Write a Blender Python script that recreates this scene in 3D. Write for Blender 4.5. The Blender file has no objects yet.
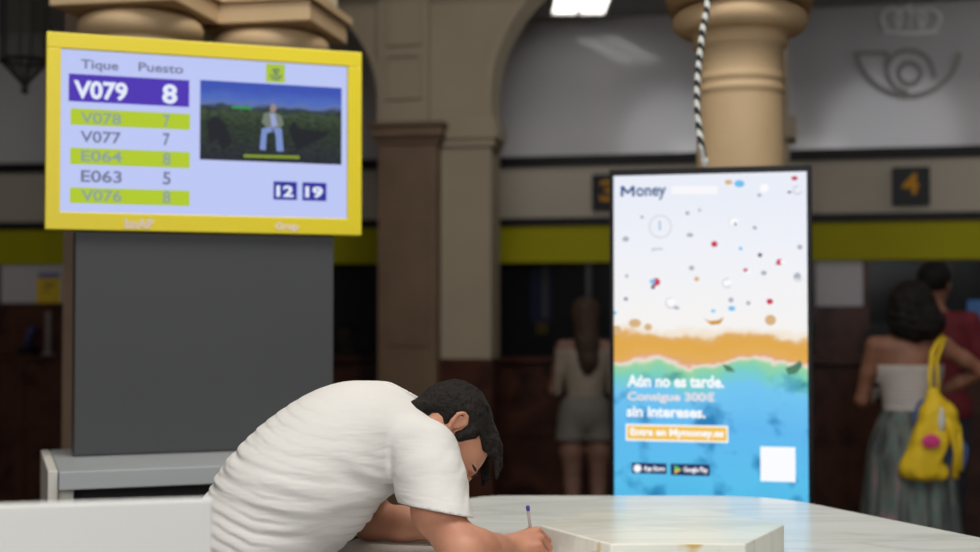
import bpy, bmesh, math, random
import numpy as np
from mathutils import Vector, Matrix

random.seed(7)
scene = bpy.context.scene
COL = scene.collection
FPX = 1361.0            # focal length in pixels of a 980 px wide frame
ZC = 1.52               # lens height
# ------------------------------------------------------------------ camera
cam_data = bpy.data.cameras.new('camera')
cam = bpy.data.objects.new('camera', cam_data)
COL.objects.link(cam)
cam_data.sensor_width = 36.0
cam_data.lens = FPX / 980.0 * 36.0
cam.location = (0, 0, ZC)
PITCH = math.atan(36.0 / FPX)
cam.rotation_euler = (math.pi / 2 + PITCH, 0, 0)
cam_data.dof.use_dof = True
cam_data.dof.focus_distance = 3.12
cam_data.dof.aperture_fstop = 1.95
cam_data.clip_start = 0.05
scene.camera = cam
# ------------------------------------------------------------------ view, world, lights
scene.view_settings.view_transform = 'Standard'
scene.view_settings.look = 'None'
scene.view_settings.gamma = 1.0
scene.view_settings.use_curve_mapping = False
scene.view_settings.exposure = 0.0
world = bpy.data.worlds.new('world')
scene.world = world
world.use_nodes = True
world.node_tree.nodes['Background'].inputs[0].default_value = (0.75, 0.8, 0.9, 1)
world.node_tree.nodes['Background'].inputs[1].default_value = 0.05

def area(name, loc, target, size, power, color=(1, 1, 1), size_y=None):
    d = bpy.data.lights.new(name, 'AREA')
    d.energy = power
    d.color = color
    d.size = size
    if size_y:
        d.shape = 'RECTANGLE'
        d.size_y = size_y
    o = bpy.data.objects.new(name, d)
    o.location = loc
    o.rotation_euler = (Vector(target) - Vector(loc)).to_track_quat('-Z', 'Y').to_euler()
    COL.objects.link(o)
    return o

area('skylight_over_table', (0.2, 2.5, 5.9), (0.1, 3.1, 1.0), 2.4, 165, (1.0, 0.985, 0.96))
area('daylight_from_front', (-0.9, -1.6, 2.9), (-.1, 4.5, 1.2), 2.6, 82, (1.0, 0.985, 0.96))
area('column_fill_light', (0.8, 3.9, 5.6), (0.4, 5.6, 1.5), 1.6, 55, (1.0, 0.92, 0.80))  # added warm fill with no fixture, brightens the sandstone columns
# ------------------------------------------------------------------ helpers
def lin(c):
    return tuple((x / 12.92 if x <= 0.04045 else ((x + 0.055) / 1.055) ** 2.4) for x in c)

def rgb(r, g, b):
    return lin((r / 255.0, g / 255.0, b / 255.0)) + (1.0,)

def new_mat(name):
    m = bpy.data.materials.new(name)
    m.use_nodes = True
    return m, m.node_tree, m.node_tree.nodes['Principled BSDF']

def mat(name, col, rough=0.6, metal=0.0, var=0.08, scale=6.0, bump=0.0, bscale=60.0, spec=0.5, stretch=(1, 1, 1), coat=0.0):
    """plain surface with a slow colour drift and an optional fine bump"""
    m, nt, b = new_mat(name)
    tc = nt.nodes.new('ShaderNodeTexCoord')
    mp = nt.nodes.new('ShaderNodeMapping')
    mp.inputs['Scale'].default_value = stretch
    nt.links.new(tc.outputs['Object'], mp.inputs[0])
    n = nt.nodes.new('ShaderNodeTexNoise')
    n.inputs['Scale'].default_value = scale
    n.inputs['Detail'].default_value = 5
    nt.links.new(mp.outputs[0], n.inputs['Vector'])
    r = nt.nodes.new('ShaderNodeValToRGB')
    r.color_ramp.elements[0].position = 0.3
    r.color_ramp.elements[1].position = 0.7
    r.color_ramp.elements[0].color = tuple(max(0, c * (1 - var)) for c in col[:3]) + (1,)
    r.color_ramp.elements[1].color = tuple(min(1, c * (1 + var)) for c in col[:3]) + (1,)
    nt.links.new(n.outputs['Fac'], r.inputs[0])
    nt.links.new(r.outputs[0], b.inputs['Base Color'])
    b.inputs['Roughness'].default_value = rough
    b.inputs['Metallic'].default_value = metal
    b.inputs['Specular IOR Level'].default_value = spec
    b.inputs['Coat Weight'].default_value = coat
    if bump:
        n2 = nt.nodes.new('ShaderNodeTexNoise')
        n2.inputs['Scale'].default_value = bscale
        n2.inputs['Detail'].default_value = 6
        nt.links.new(mp.outputs[0], n2.inputs['Vector'])
        bp = nt.nodes.new('ShaderNodeBump')
        bp.inputs['Strength'].default_value = bump
        bp.inputs['Distance'].default_value = 0.01
        nt.links.new(n2.outputs['Fac'], bp.inputs['Height'])
        nt.links.new(bp.outputs[0], b.inputs['Normal'])
    return m

def emis(name, col, strength=1.0):
    m, nt, b = new_mat(name)
    b.inputs['Base Color'].default_value = (0.01, 0.01, 0.01, 1)
    b.inputs['Roughness'].default_value = 0.5
    b.inputs['Specular IOR Level'].default_value = 0.1
    b.inputs['Emission Color'].default_value = col
    b.inputs['Emission Strength'].default_value = strength
    return m

ORG = {}
def base_of(vs):
    a = np.asarray(vs, float)
    mn, mx = a.min(0), a.max(0)
    return Vector(((mn[0] + mx[0]) / 2, (mn[1] + mx[1]) / 2, mn[2]))

def tag(o, label=None, cat=None, group=None, kind=None):
    if label: o['label'] = label
    if cat: o['category'] = cat
    if group: o['group'] = group
    if kind: o['kind'] = kind
    return o

def empty(name, loc, label, cat, group=None):
    o = bpy.data.objects.new(name, None)
    o.empty_display_size = 0.1
    o.location = loc
    COL.objects.link(o)
    ORG[o] = Vector(loc)
    return tag(o, label, cat, group)

def mesh(name, vs, fs, m, parent=None, smooth=False, org=None):
    """vs in world coordinates"""
    if parent is not None:
        org = ORG[parent]
    elif org is None:
        org = base_of(vs)
    org = Vector(org)
    a = np.asarray(vs, dtype=float) - np.array(org)
    me = bpy.data.meshes.new(name)
    me.from_pydata(a.tolist(), [], [tuple(int(i) for i in f) for f in fs])
    me.validate()
    bm = bmesh.new(); bm.from_mesh(me)
    bmesh.ops.recalc_face_normals(bm, faces=bm.faces)
    bm.to_mesh(me); bm.free()
    if smooth:
        me.polygons.foreach_set('use_smooth', [True] * len(me.polygons))
    me.materials.append(m)
    me.update()
    o = bpy.data.objects.new(name, me)
    COL.objects.link(o)
    if parent is None:
        o.location = org
    else:
        o.parent = parent
    ORG[o] = org
    return o

class MB:
    def __init__(s):
        s.v = []; s.f = []
    def add(s, vs, fs):
        k = len(s.v)
        s.v += [tuple(v) for v in vs]
        s.f += [tuple(i + k for i in f) for f in fs]
        return s
    def hexa(s, p):          # 8 points, bottom 4 then top 4
        return s.add(p, [(0, 1, 2, 3), (7, 6, 5, 4), (0, 4, 5, 1), (1, 5, 6, 2), (2, 6, 7, 3), (3, 7, 4, 0)])
    def box(s, lo, hi):
        x0, y0, z0 = lo; x1, y1, z1 = hi
        return s.hexa([(x0, y0, z0), (x1, y0, z0), (x1, y1, z0), (x0, y1, z0), (x0, y0, z1), (x1, y0, z1), (x1, y1, z1), (x0, y1, z1)])
    def fbox(s, fr, u0, u1, z0, z1, d0, d1):   # box in an upright frame: u along, z up, d out of the face
        P = fr.at
        return s.hexa([P(u0, z0, d0), P(u1, z0, d0), P(u1, z0, d1), P(u0, z0, d1), P(u0, z1, d0), P(u1, z1, d0), P(u1, z1, d1), P(u0, z1, d1)])
    def prism(s, pts, z0, z1):
        n = len(pts)
        vs = [(x, y, z0) for x, y in pts] + [(x, y, z1) for x, y in pts]
        fs = [tuple(range(n)), tuple(range(n, 2 * n))] + [(i, (i + 1) % n, n + (i + 1) % n, n + i) for i in range(n)]
        return s.add(vs, fs)
    def lathe(s, c, prof, seg=40, sx=1.0, sy=1.0):
        vs = []; fs = []
        for r, z in prof:
            for k in range(seg):
                a = 2 * math.pi * k / seg
                vs.append((c[0] + r * sx * math.cos(a), c[1] + r * sy * math.sin(a), z))
        for i in range(len(prof) - 1):
            for k in range(seg):
                a = i * seg + k; b = i * seg + (k + 1) % seg
                fs.append((a, b, b + seg, a + seg))
        fs.append(tuple(range(seg)))
        fs.append(tuple((len(prof) - 1) * seg + k for k in range(seg)))
        return s.add(vs, fs)
    def tube(s, pts, r, seg=10):
        pts = [Vector(p) for p in pts]
        rs = r if isinstance(r, (list, tuple)) else [r] * len(pts)
        vs = []; fs = []
        up = None
        for i, p in enumerate(pts):
            d = (pts[min(i + 1, len(pts) - 1)] - pts[max(i - 1, 0)]).normalized()
            if up is None:
                up = Vector((0, 0, 1)) if abs(d.z) < 0.9 else Vector((0, 1, 0))
            a = d.cross(up).normalized(); b = a.cross(d).normalized(); up = b
            for k in range(seg):
                t = 2 * math.pi * k / seg
                vs.append(p + (a * math.cos(t) + b * math.sin(t)) * rs[i])
        for i in range(len(pts) - 1):
            for k in range(seg):
                x = i * seg + k; y = i * seg + (k + 1) % seg
                fs.append((x, y, y + seg, x + seg))
        fs.append(tuple(range(seg))); fs.append(tuple((len(pts) - 1) * seg + k for k in range(seg)))
        return s.add(vs, fs)
    def build(s, name, m, parent=None, smooth=False, org=None):
        return mesh(name, s.v, s.f, m, parent, smooth, org)

def bevel(o, w, seg=2):
    md = o.modifiers.new('bevel', 'BEVEL'); md.width = w; md.segments = seg; md.limit_method = 'ANGLE'
    md.angle_limit = math.radians(40)
    return o

def P(px, py, Y):
    """the world point at depth Y that shows at a pixel"""
    k = Y / FPX
    return Vector(((px - 490) * k, Y, ZC + (312 - py) * k))

class Frame:
    """an upright plane: origin o (x, y), direction u along it, n towards the room"""
    def __init__(s, a, b):
        s.o = Vector((a[0], a[1], 0))
        d = Vector((b[0] - a[0], b[1] - a[1], 0)); s.len = d.length
        s.u = d.normalized(); s.n = Vector((s.u.y, -s.u.x, 0))
    def at(s, u, z, d=0.0):
        p = s.o + s.u * u + s.n * d
        return Vector((p.x, p.y, z))
    def uz(s, px, py, d=0.0):
        ray = Vector(((px - 490) / FPX, 1, (312 - py) / FPX))
        c = Vector((0, 0, ZC)); o = s.o + s.n * d
        t = (o - c).dot(s.n) / ray.dot(s.n)
        p = c + ray * t
        return (p - s.o).dot(s.u), p.z
    def u_of(s, px):
        return s.uz(px, 312)[0]
    def rect(s, x0, y0, x1, y1, d=0.0):
        a = s.uz(x0, y0, d); b = s.uz(x1, y1, d)
        return a[0], b[0], min(a[1], b[1]), max(a[1], b[1])

def panel(name, fr, rc, d0, d1, m, parent=None, org=None):
    return MB().fbox(fr, rc[0], rc[1], rc[2], rc[3], d0, d1).build(name, m, parent, org=org)

def text_mesh(name, txt, fr, rc, d, m, parent, bold=0.0, thick=0.0008):
    cu = bpy.data.curves.new(name, 'FONT')
    cu.body = txt; cu.offset = bold; cu.resolution_u = 4; cu.extrude = 0.0
    ob = bpy.data.objects.new(name + '_tmp', cu)
    COL.objects.link(ob)
    dg = bpy.context.evaluated_depsgraph_get(); dg.update()
    me = bpy.data.meshes.new_from_object(ob.evaluated_get(dg))
    bpy.data.objects.remove(ob); bpy.data.curves.remove(cu)
    co = np.array([v.co[:] for v in me.vertices])
    mn = co.min(0); mx = co.max(0)
    w = mx - mn
    vs = []
    for c in co:
        u = rc[0] + (c[0] - mn[0]) / w[0] * (rc[1] - rc[0])
        z = rc[2] + (c[1] - mn[1]) / w[1] * (rc[3] - rc[2])
        vs.append(fr.at(u, z, d))
    fs = [tuple(p.vertices) for p in me.polygons]
    bpy.data.meshes.remove(me)
    n = len(vs)
    # give the lettering a real thickness
    vs2 = vs + [v + fr.n * thick for v in vs]
    from collections import Counter
    ed = Counter()
    for f in fs:
        for i in range(len(f)):
            ed[tuple(sorted((f[i], f[(i + 1) % len(f)])))] += 1
    fs2 = list(fs) + [tuple(i + n for i in reversed(f)) for f in fs]
    fs2 += [(a, b, b + n, a + n) for (a, b), c in ed.items() if c == 1]
    return mesh(name, vs2, fs2, m, parent)

def ribbon(mb, fr, pts, w, d0, d1):
    """flat stroke on a frame through (u, z) points"""
    n = len(pts)
    L = []; R = []
    for i in range(n):
        a = Vector(pts[max(0, i - 1)]); b = Vector(pts[min(n - 1, i + 1)])
        t = (b - a); t = t.normalized() if t.length > 1e-9 else Vector((1, 0))
        q = Vector((-t.y, t.x)) * (w / 2)
        p = Vector(pts[i]); L.append(p + q); R.append(p - q)
    for i in range(n - 1):
        qs = [R[i], R[i + 1], L[i + 1], L[i]]
        mb.hexa([fr.at(q.x, q.y, d0) for q in qs] + [fr.at(q.x, q.y, d1) for q in qs])
    return mb

def smooth_path(pts, k=6):
    out = []
    n = len(pts)
    for i in range(n - 1):
        p0 = Vector(pts[max(0, i - 1)]); p1 = Vector(pts[i]); p2 = Vector(pts[i + 1]); p3 = Vector(pts[min(n - 1, i + 2)])
        for j in range(k):
            t = j / k
            out.append(0.5 * ((2 * p1) + (-p0 + p2) * t + (2 * p0 - 5 * p1 + 4 * p2 - p3) * t * t + (-p0 + 3 * p1 - 3 * p2 + p3) * t ** 3))
    out.append(Vector(pts[-1]))
    return out

# ---- distance-field surfaces (for bodies and clothes)
def nrm(v):
    v = np.asarray(v, float); return v / np.linalg.norm(v)

def cone(p, a, b, ra, rb):
    a = np.asarray(a, np.float32); b = np.asarray(b, np.float32)
    ba = b - a
    t = np.clip(((p - a) @ ba) / float(ba @ ba), 0, 1)
    return np.linalg.norm(p - a - t[:, None] * ba, axis=1) - (ra + (rb - ra) * t)

def ell(p, c, r, M=None):
    q = p - np.asarray(c, np.float32)
    if M is not None:
        q = q @ np.asarray(M, np.float32).T        # rows of M are the local axes
    r = np.asarray(r, np.float32)
    k0 = np.linalg.norm(q / r, axis=1); k1 = np.linalg.norm(q / (r * r), axis=1) + 1e-9
    return k0 * (k0 - 1.0) / k1

def smin(a, b, k):
    h = np.clip(0.5 + 0.5 * (b - a) / k, 0, 1)
    return b * (1 - h) + a * h - k * h * (1 - h)

def smax(a, b, k):
    return -smin(-a, -b, k)

def chain(p, pts, rs, k=0.01):
    d = None
    for i in range(len(pts) - 1):
        e = cone(p, pts[i], pts[i + 1], rs[i], rs[i + 1])
        d = e if d is None else smin(d, e, k)
    return d

def wob(p, s, seed=0):
    """cheap smooth pseudo-noise in about -1..1"""
    rs = np.random.RandomState(seed)
    o = np.zeros(len(p), np.float32)
    for i in range(5):
        k = rs.normal(size=3) * s * (0.6 + 0.35 * i); ph = rs.rand() * 6.28
        o += np.sin(p @ k.astype(np.float32) + ph + 0.8 * np.sin(p @ (k[[1, 2, 0]] * 0.7).astype(np.float32) + ph * 2)) / (1.0 + 0.5 * i)
    return o / 2.6

def sdf_mesh(f, lo, hi, h):
    lo = np.array(lo, float); hi = np.array(hi, float)
    n = np.ceil((hi - lo) / h).astype(int) + 1
    xs = [lo[i] + h * np.arange(n[i]) for i in range(3)]
    V = np.empty(n, np.float32)
    for i in range(0, n[0], 8):
        X, Y, Z = np.meshgrid(xs[0][i:i + 8], xs[1], xs[2], indexing='ij')
        pts = np.stack([X.ravel(), Y.ravel(), Z.ravel()], 1).astype(np.float32)
        V[i:i + 8] = f(pts).reshape(X.shape)
    V[0] = V[-1] = 1; V[:, 0] = V[:, -1] = 1; V[:, :, 0] = V[:, :, -1] = 1
    S = V < 0
    c = [(a, b, d) for a in (0, 1) for b in (0, 1) for d in (0, 1)]
    m = n - 1
    sl = lambda A, q: A[q[0]:q[0] + m[0], q[1]:q[1] + m[1], q[2]:q[2] + m[2]]
    cnt = sum(sl(S, q).astype(np.int8) for q in c)
    act = (cnt > 0) & (cnt < 8)
    idx = -np.ones(m, np.int64)
    ids = np.argwhere(act)
    idx[act] = np.arange(len(ids))
    acc = np.zeros((len(ids), 3)); num = np.zeros(len(ids))
    for q in c:
        for ax in range(3):
            if q[ax]: continue
            r = list(q); r[ax] = 1
            a = sl(V, q)[act]; b = sl(V, r)[act]
            x = (a < 0) != (b < 0)
            t = np.where(x, a / np.where(x, a - b, 1), 0)
            pt = np.tile(np.array(q, float), (len(ids), 1)); pt[:, ax] += t
            acc += pt * x[:, None]; num += x
    vs = lo + (ids + acc / num[:, None]) * h
    fs = []
    for ax in range(3):
        o = [i for i in range(3) if i != ax]
        A = [slice(None)] * 3; B = [slice(None)] * 3
        A[ax] = slice(0, n[ax] - 1); B[ax] = slice(1, n[ax])
        cr = S[tuple(A)] != S[tuple(B)]
        e = np.argwhere(cr)
        e = e[(e[:, o[0]] > 0) & (e[:, o[1]] > 0) & (e[:, o[0]] < n[o[0]] - 1) & (e[:, o[1]] < n[o[1]] - 1)]
        def g(d0, d1):
            k = e.copy(); k[:, o[0]] -= d0; k[:, o[1]] -= d1
            return idx[k[:, 0], k[:, 1], k[:, 2]]
        fs.append(np.stack([g(1, 1), g(0, 1), g(0, 0), g(1, 0)], 1))
    fs = np.concatenate(fs)
    fs = fs[(fs >= 0).all(1)]
    # pull the points onto the surface
    for _ in range(2):
        p = vs.astype(np.float32); e = h * 0.35
        d = f(p)
        gx = np.stack([f(p + np.eye(3, dtype=np.float32)[i] * e) - f(p - np.eye(3, dtype=np.float32)[i] * e) for i in range(3)], 1) / (2 * e)
        gn = np.linalg.norm(gx, axis=1)[:, None] + 1e-6
        vs = vs - np.clip(d[:, None] / gn, -h * 0.5, h * 0.5) * gx / gn
    return vs, fs

def body(name, f, lo, hi, h, m, parent):
    vs, fs = sdf_mesh(f, lo, hi, h)
    return mesh(name, vs, fs, m, parent, smooth=True)
# ------------------------------------------------------------------ materials
def marble_mat(name, base, vein, vscale=3.0, rough=0.14, stretch=(0.5, 3.0, 3.0), spots=None, rot=(0, 0, 0.25), vein_w=0.035, spec=0.5):
    m, nt, b = new_mat(name)
    N = nt.nodes.new; L = nt.links.new
    tc = N('ShaderNodeTexCoord'); mp = N('ShaderNodeMapping')
    mp.inputs['Scale'].default_value = stretch; mp.inputs['Rotation'].default_value = rot
    L(tc.outputs['Object'], mp.inputs[0])
    n = N('ShaderNodeTexNoise'); n.inputs['Scale'].default_value = vscale; n.inputs['Detail'].default_value = 8
    n.inputs['Distortion'].default_value = 0.6
    L(mp.outputs[0], n.inputs['Vector'])
    r = N('ShaderNodeValToRGB')
    e = r.color_ramp.elements
    e[0].position = 0.5 - vein_w * 3; e[0].color = base
    e[1].position = 0.5 + vein_w * 3; e[1].color = base
    v = r.color_ramp.elements.new(0.5); v.color = vein
    L(n.outputs['Fac'], r.inputs[0])
    n2 = N('ShaderNodeTexNoise'); n2.inputs['Scale'].default_value = vscale * 0.6
    L(mp.outputs[0], n2.inputs['Vector'])
    mx = N('ShaderNodeMix'); mx.data_type = 'RGBA'; mx.blend_type = 'MULTIPLY'
    r2 = N('ShaderNodeValToRGB'); r2.color_ramp.elements[0].color = (0.86, 0.87, 0.86, 1); r2.color_ramp.elements[0].position = 0.35
    r2.color_ramp.elements[1].position = 0.62
    L(n2.outputs['Fac'], r2.inputs[0])
    mx.inputs[0].default_value = 1.0
    L(r.outputs[0], mx.inputs[6]); L(r2.outputs[0], mx.inputs[7])
    out = mx.outputs[2]
    if spots:
        vo = N('ShaderNodeTexNoise'); vo.inputs['Scale'].default_value = 14.0; vo.inputs['Detail'].default_value = 1
        L(tc.outputs['Object'], vo.inputs['Vector'])
        r3 = N('ShaderNodeValToRGB'); r3.color_ramp.elements[0].position = 0.64; r3.color_ramp.elements[1].position = 0.70
        L(vo.outputs['Fac'], r3.inputs[0])
        m2 = N('ShaderNodeMix'); m2.data_type = 'RGBA'
        ge = N('ShaderNodeNewGeometry'); sx = N('ShaderNodeSeparateXYZ'); L(ge.outputs['Normal'], sx.inputs[0])
        sd_ = N('ShaderNodeMath'); sd_.operation = 'LESS_THAN'; sd_.inputs[1].default_value = .5; L(sx.outputs['Z'], sd_.inputs[0])
        mm = N('ShaderNodeMath'); mm.operation = 'MULTIPLY'; L(r3.outputs[0], mm.inputs[0]); L(sd_.outputs[0], mm.inputs[1])
        L(mm.outputs[0], m2.inputs[0]); L(out, m2.inputs[6]); m2.inputs[7].default_value = spots
        out = m2.outputs[2]
    L(out, b.inputs['Base Color'])
    b.inputs['Roughness'].default_value = rough
    b.inputs['Specular IOR Level'].default_value = spec
    return m

M_wall = mat('glossy_grey_wall', rgb(186, 183, 187), 0.09, var=0.03, scale=1.0, spec=0.5)
M_beige = mat('beige_fascia', rgb(164, 156, 143), 0.6, spec=.2, var=0.04, scale=2)
M_black = mat('black_trim', rgb(20, 17, 18), 0.5, spec=.2)
M_yellow_band = mat('yellow_fascia', rgb(150, 144, 4), 0.6, var=0.05, scale=1.5, spec=.15)
M_dark_marble = marble_mat('red_brown_marble', rgb(40, 21, 16), rgb(76, 44, 33), 2.6, 0.35, (1, 1, 1), rot=(0.4, 0.2, 0.3), vein_w=0.05, spec=.22)
M_dark_office = mat('dark_office', rgb(40, 40, 44), 0.6)
M_mullion = mat('dark_metal', rgb(30, 31, 34), 0.4)
M_stone = mat('pale_plaster_stone', rgb(153, 141, 121), 0.8, var=0.05, scale=3, bump=0.15, bscale=40)
M_stone_dark = mat('brown_stone', rgb(106, 84, 64), 0.6, var=0.12, scale=5, bump=0.1)
M_column = mat('sandstone_column', rgb(196, 168, 130), 0.65, var=0.07, scale=4, bump=0.12, bscale=50)
M_column_d = mat('sandstone_shadowed_groove', rgb(120, 100, 76), 0.8)
M_cream = mat('cream_plaster', rgb(205, 196, 172), 0.8)
M_ceil = mat('grey_ceiling', rgb(150, 150, 150), 0.8)
M_floor = marble_mat('dark_stone_floor', rgb(92, 80, 70), rgb(120, 106, 92), 1.5, 0.2, (1, 1, 1))
M_side = mat('side_wall_plaster', rgb(140, 132, 118), 0.8)
M_white = mat('white_laminate', rgb(240, 240, 236), 0.4, var=0.015, scale=3)
M_greyblue = mat('grey_worktop', rgb(176, 180, 182), 0.3, var=0.03, scale=3)
M_cream_lam = mat('cream_side_panel', rgb(214, 211, 202), 0.45, var=0.02)
M_panel = mat('charcoal_panel', rgb(72, 73, 75), 0.6, spec=.3, var=0.04, scale=1.2)
M_dark = mat('dark_recess', rgb(38, 39, 42), 0.7)
M_yel = mat('yellow_frame', rgb(232, 212, 40), 0.4, var=0.02, scale=2)
M_bezel = mat('black_bezel', rgb(10, 11, 17), 0.4, spec=.2)
M_table = marble_mat('white_marble', rgb(232, 235, 232), rgb(217, 220, 217), 1.7, 0.2, (0.7, 3.2, 1.0), rot=(0, 0, 0.5), vein_w=0.02)
M_slab = marble_mat('cream_marble', rgb(236, 235, 224), rgb(226, 224, 214), 2.2, 0.19, (0.8, 3.0, 1.5), spots=rgb(206, 170, 96), rot=(0, 0, 0.3), vein_w=0.02)
M_iron = mat('black_iron', rgb(22, 21, 20), 0.5)

def glass_mat(name, col, alpha):
    m, nt, b = new_mat(name)
    b.inputs['Base Color'].default_value = col
    b.inputs['Roughness'].default_value = 0.15
    b.inputs['Alpha'].default_value = alpha
    return m
M_lglass = glass_mat('smoky_lantern_glass', rgb(70, 68, 62), 0.55)
M_oglass = glass_mat('office_glass', rgb(30, 31, 34), 0.45)
M_lamp = emis('lamp_diffuser', (1.0, 0.98, 0.92, 1), 2.6)
M_day = emis('daylight_pane', (0.92, 0.95, 1.0, 1), 3.4)

def S(o):
    o['kind'] = 'structure'; return o

# ------------------------------------------------------------------ the setting
# back wall in two runs that meet behind the stone pier
XK, YK = -0.198, 10.269
FR_R = Frame((XK, YK), (XK + 6.5, YK - 0.221 * 6.5))
FR_L = Frame((-6.6, 10.34 + 0.1 * (6.6 - 0.912)), (XK, YK))
WL = {'right': (FR_R, 0.0, 6.6), 'left': (FR_L, 0.0, FR_L.len)}
CEIL2 = 3.70
HALL = 6.6
S(MB().box((-7, -7, -0.1), (7, 12.5, 0)).build('floor', M_floor))
S(MB().box((-7, -7, HALL), (7, 12.5, HALL + 0.1)).build('ceiling', M_ceil))
S(MB().box((-7.1, -7, 0), (-7, 12.5, HALL)).build('wall_side_left', M_side))
S(MB().box((7, -7, 0), (7.1, 12.5, HALL)).build('wall_side_right', M_side))
S(MB().box((-7, 12.5, 0), (7, 12.6, HALL)).build('wall_office', M_dark_office))
wf = S(MB().box((-7, -7.1, 0), (7, -7, HALL)).build('wall_front', M_side))
n_w = 0
for cx, hw, zt in ((-4.0, 1.0, 6.0), (0.35, 1.25, 6.1), (4.2, 1.0, 6.0)):
    n_w += 1
    pts = [(cx - hw, 2.7), (cx + hw, 2.7)] + [(cx + hw * math.cos(a), zt - hw + hw * math.sin(a)) for a in np.linspace(0, math.pi, 18)]
    n = len(pts)
    vs = [(x, -7.0, z) for x, z in pts] + [(x, -6.96, z) for x, z in pts]
    fs = [tuple(range(n)), tuple(range(n, 2 * n))] + [(i, (i + 1) % n, n + (i + 1) % n, n + i) for i in range(n)]
    S(mesh('window_%d' % n_w, vs, fs, M_day))
n_t = 0
for side, (fr, u0, u1) in WL.items():
    mb = MB().fbox(fr, u0, u1, 2.64, CEIL2, -0.12, 0)
    mb.fbox(fr, u0, u1, 0, 1.14, -0.12, -0.02)
    S(mb.build('wall_back_' + side, M_wall))
    n_t += 1
    S(MB().fbox(fr, u0, u1, 2.603, 2.678, 0, 0.05).build('trim_%d' % n_t, M_black))
    n_t += 1
    S(MB().fbox(fr, u0, u1, 2.157, 2.217, 0.02, 0.07).build('trim_%d' % n_t, M_black))
    S(MB().fbox(fr, u0, u1, 2.19, 2.64, -0.10, 0.02).build('wall_fascia_' + side, M_beige))
    S(MB().fbox(fr, u0, u1, 1.887, 2.19, -0.10, 0.05).build('wall_yellow_band_' + side, M_yellow_band))
    # counter front and top
    if side == 'left': u1 -= .3
    c = empty('service_counter', fr.at(u1 / 2, 0, 0.2), 'dark red-brown marble service counter running below the yellow band, ' + ('behind the two women' if side == 'right' else 'left of the brown stone pier'), 'counter')
    mb = MB().fbox(fr, u0, u1, 0, 1.15, 0, 0.22)
    k = int((u1 - u0) / 0.9)
    mb.build('counter_front', M_dark_marble, c)
    mb = MB()
    for i in range(k + 1):
        uu = u0 + (u1 - u0) * i / k
        mb.fbox(fr, max(u0, uu - 0.03), min(u1, uu + 0.03), 0.0, 1.15, 0.22, 0.245)
    mb.fbox(fr, u0, u1, 0.62, 0.68, 0.22, 0.24)
    mb.build('front_ribs', M_dark_marble, c)
    bevel(MB().fbox(fr, u0, u1, 1.15, 1.19, -0.25, 0.28).build('counter_top', M_dark_marble, c), 0.008)
    # glazing bars over the counter
    gp = empty('glass_screen', fr.at(u1 / 2, 1.19, -0.06), 'dark glass screen standing on the marble counter ' + ('right' if side == 'right' else 'left') + ' of the pale stone pier', 'glass screen')
    for i in range(k + 1):
        uu = min(max(u0 + 0.02, u0 + (u1 - u0) * i / k), u1 - 0.02)
        MB().fbox(fr, uu - 0.02, uu + 0.02, 1.191, 1.886, -0.08, -0.04).build('glazing_bar', M_mullion, gp)
    MB().fbox(fr, u0, u1, 1.19, 1.887, -0.065, -0.055).build('pane', M_oglass, gp)
# aisle ceiling behind the arcade
S(mesh('ceiling_aisle', [(-7, 9.9, CEIL2), (7, 7.1, CEIL2), (7, 12, CEIL2), (-7, 12.5, CEIL2), (-7, 9.9, CEIL2 + .1), (7, 7.1, CEIL2 + .1), (7, 12, CEIL2 + .1), (-7, 12.5, CEIL2 + .1)],
       [(0, 1, 2, 3), (7, 6, 5, 4), (0, 4, 5, 1), (1, 5, 6, 2), (2, 6, 7, 3), (3, 7, 4, 0)], M_ceil))

# ceiling lights of the aisle (the first shows at the top of the photograph)
def ceiling_light(cx, cy, label, first):
    t = empty('ceiling_light', (cx, cy, CEIL2 - 0.06), label, 'ceiling light', 'aisle ceiling lights')
    mb = MB().box((cx - .205, cy - .62, CEIL2 - .06), (cx + .205, cy - .6, CEIL2)).box((cx - .205, cy + .6, CEIL2 - .06), (cx + .205, cy + .62, CEIL2))
    mb.box((cx - .205, cy - .6, CEIL2 - .06), (cx - .185, cy + .6, CEIL2)).box((cx + .185, cy - .6, CEIL2 - .06), (cx + .205, cy + .6, CEIL2))
    mb.box((cx - .012, cy - .6, CEIL2 - .055), (cx + .012, cy + .6, CEIL2))
    mb.build('frame', mat('fixture_white', rgb(225, 225, 220), 0.5), t)
    for s in (-1, 1):
        MB().box((cx + s * .098 - .082, cy - .6, CEIL2 - .045), (cx + s * .098 + .082, cy + .6, CEIL2 - .01)).build('diffuser', M_lamp, t)
    return t
q = P(577, 12, 9.82)
ceiling_light(q.x, q.y - 0.76, 'lit fluorescent ceiling light showing through the stone arch', True)
area('aisle_fill_light', (4.9, 7.9, 3.6), (3.4, 9.4, 2.2), .8, 9, (1, .98, .95))  # unseen fill added beside the aisle to lift the back wall, no fixture

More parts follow.
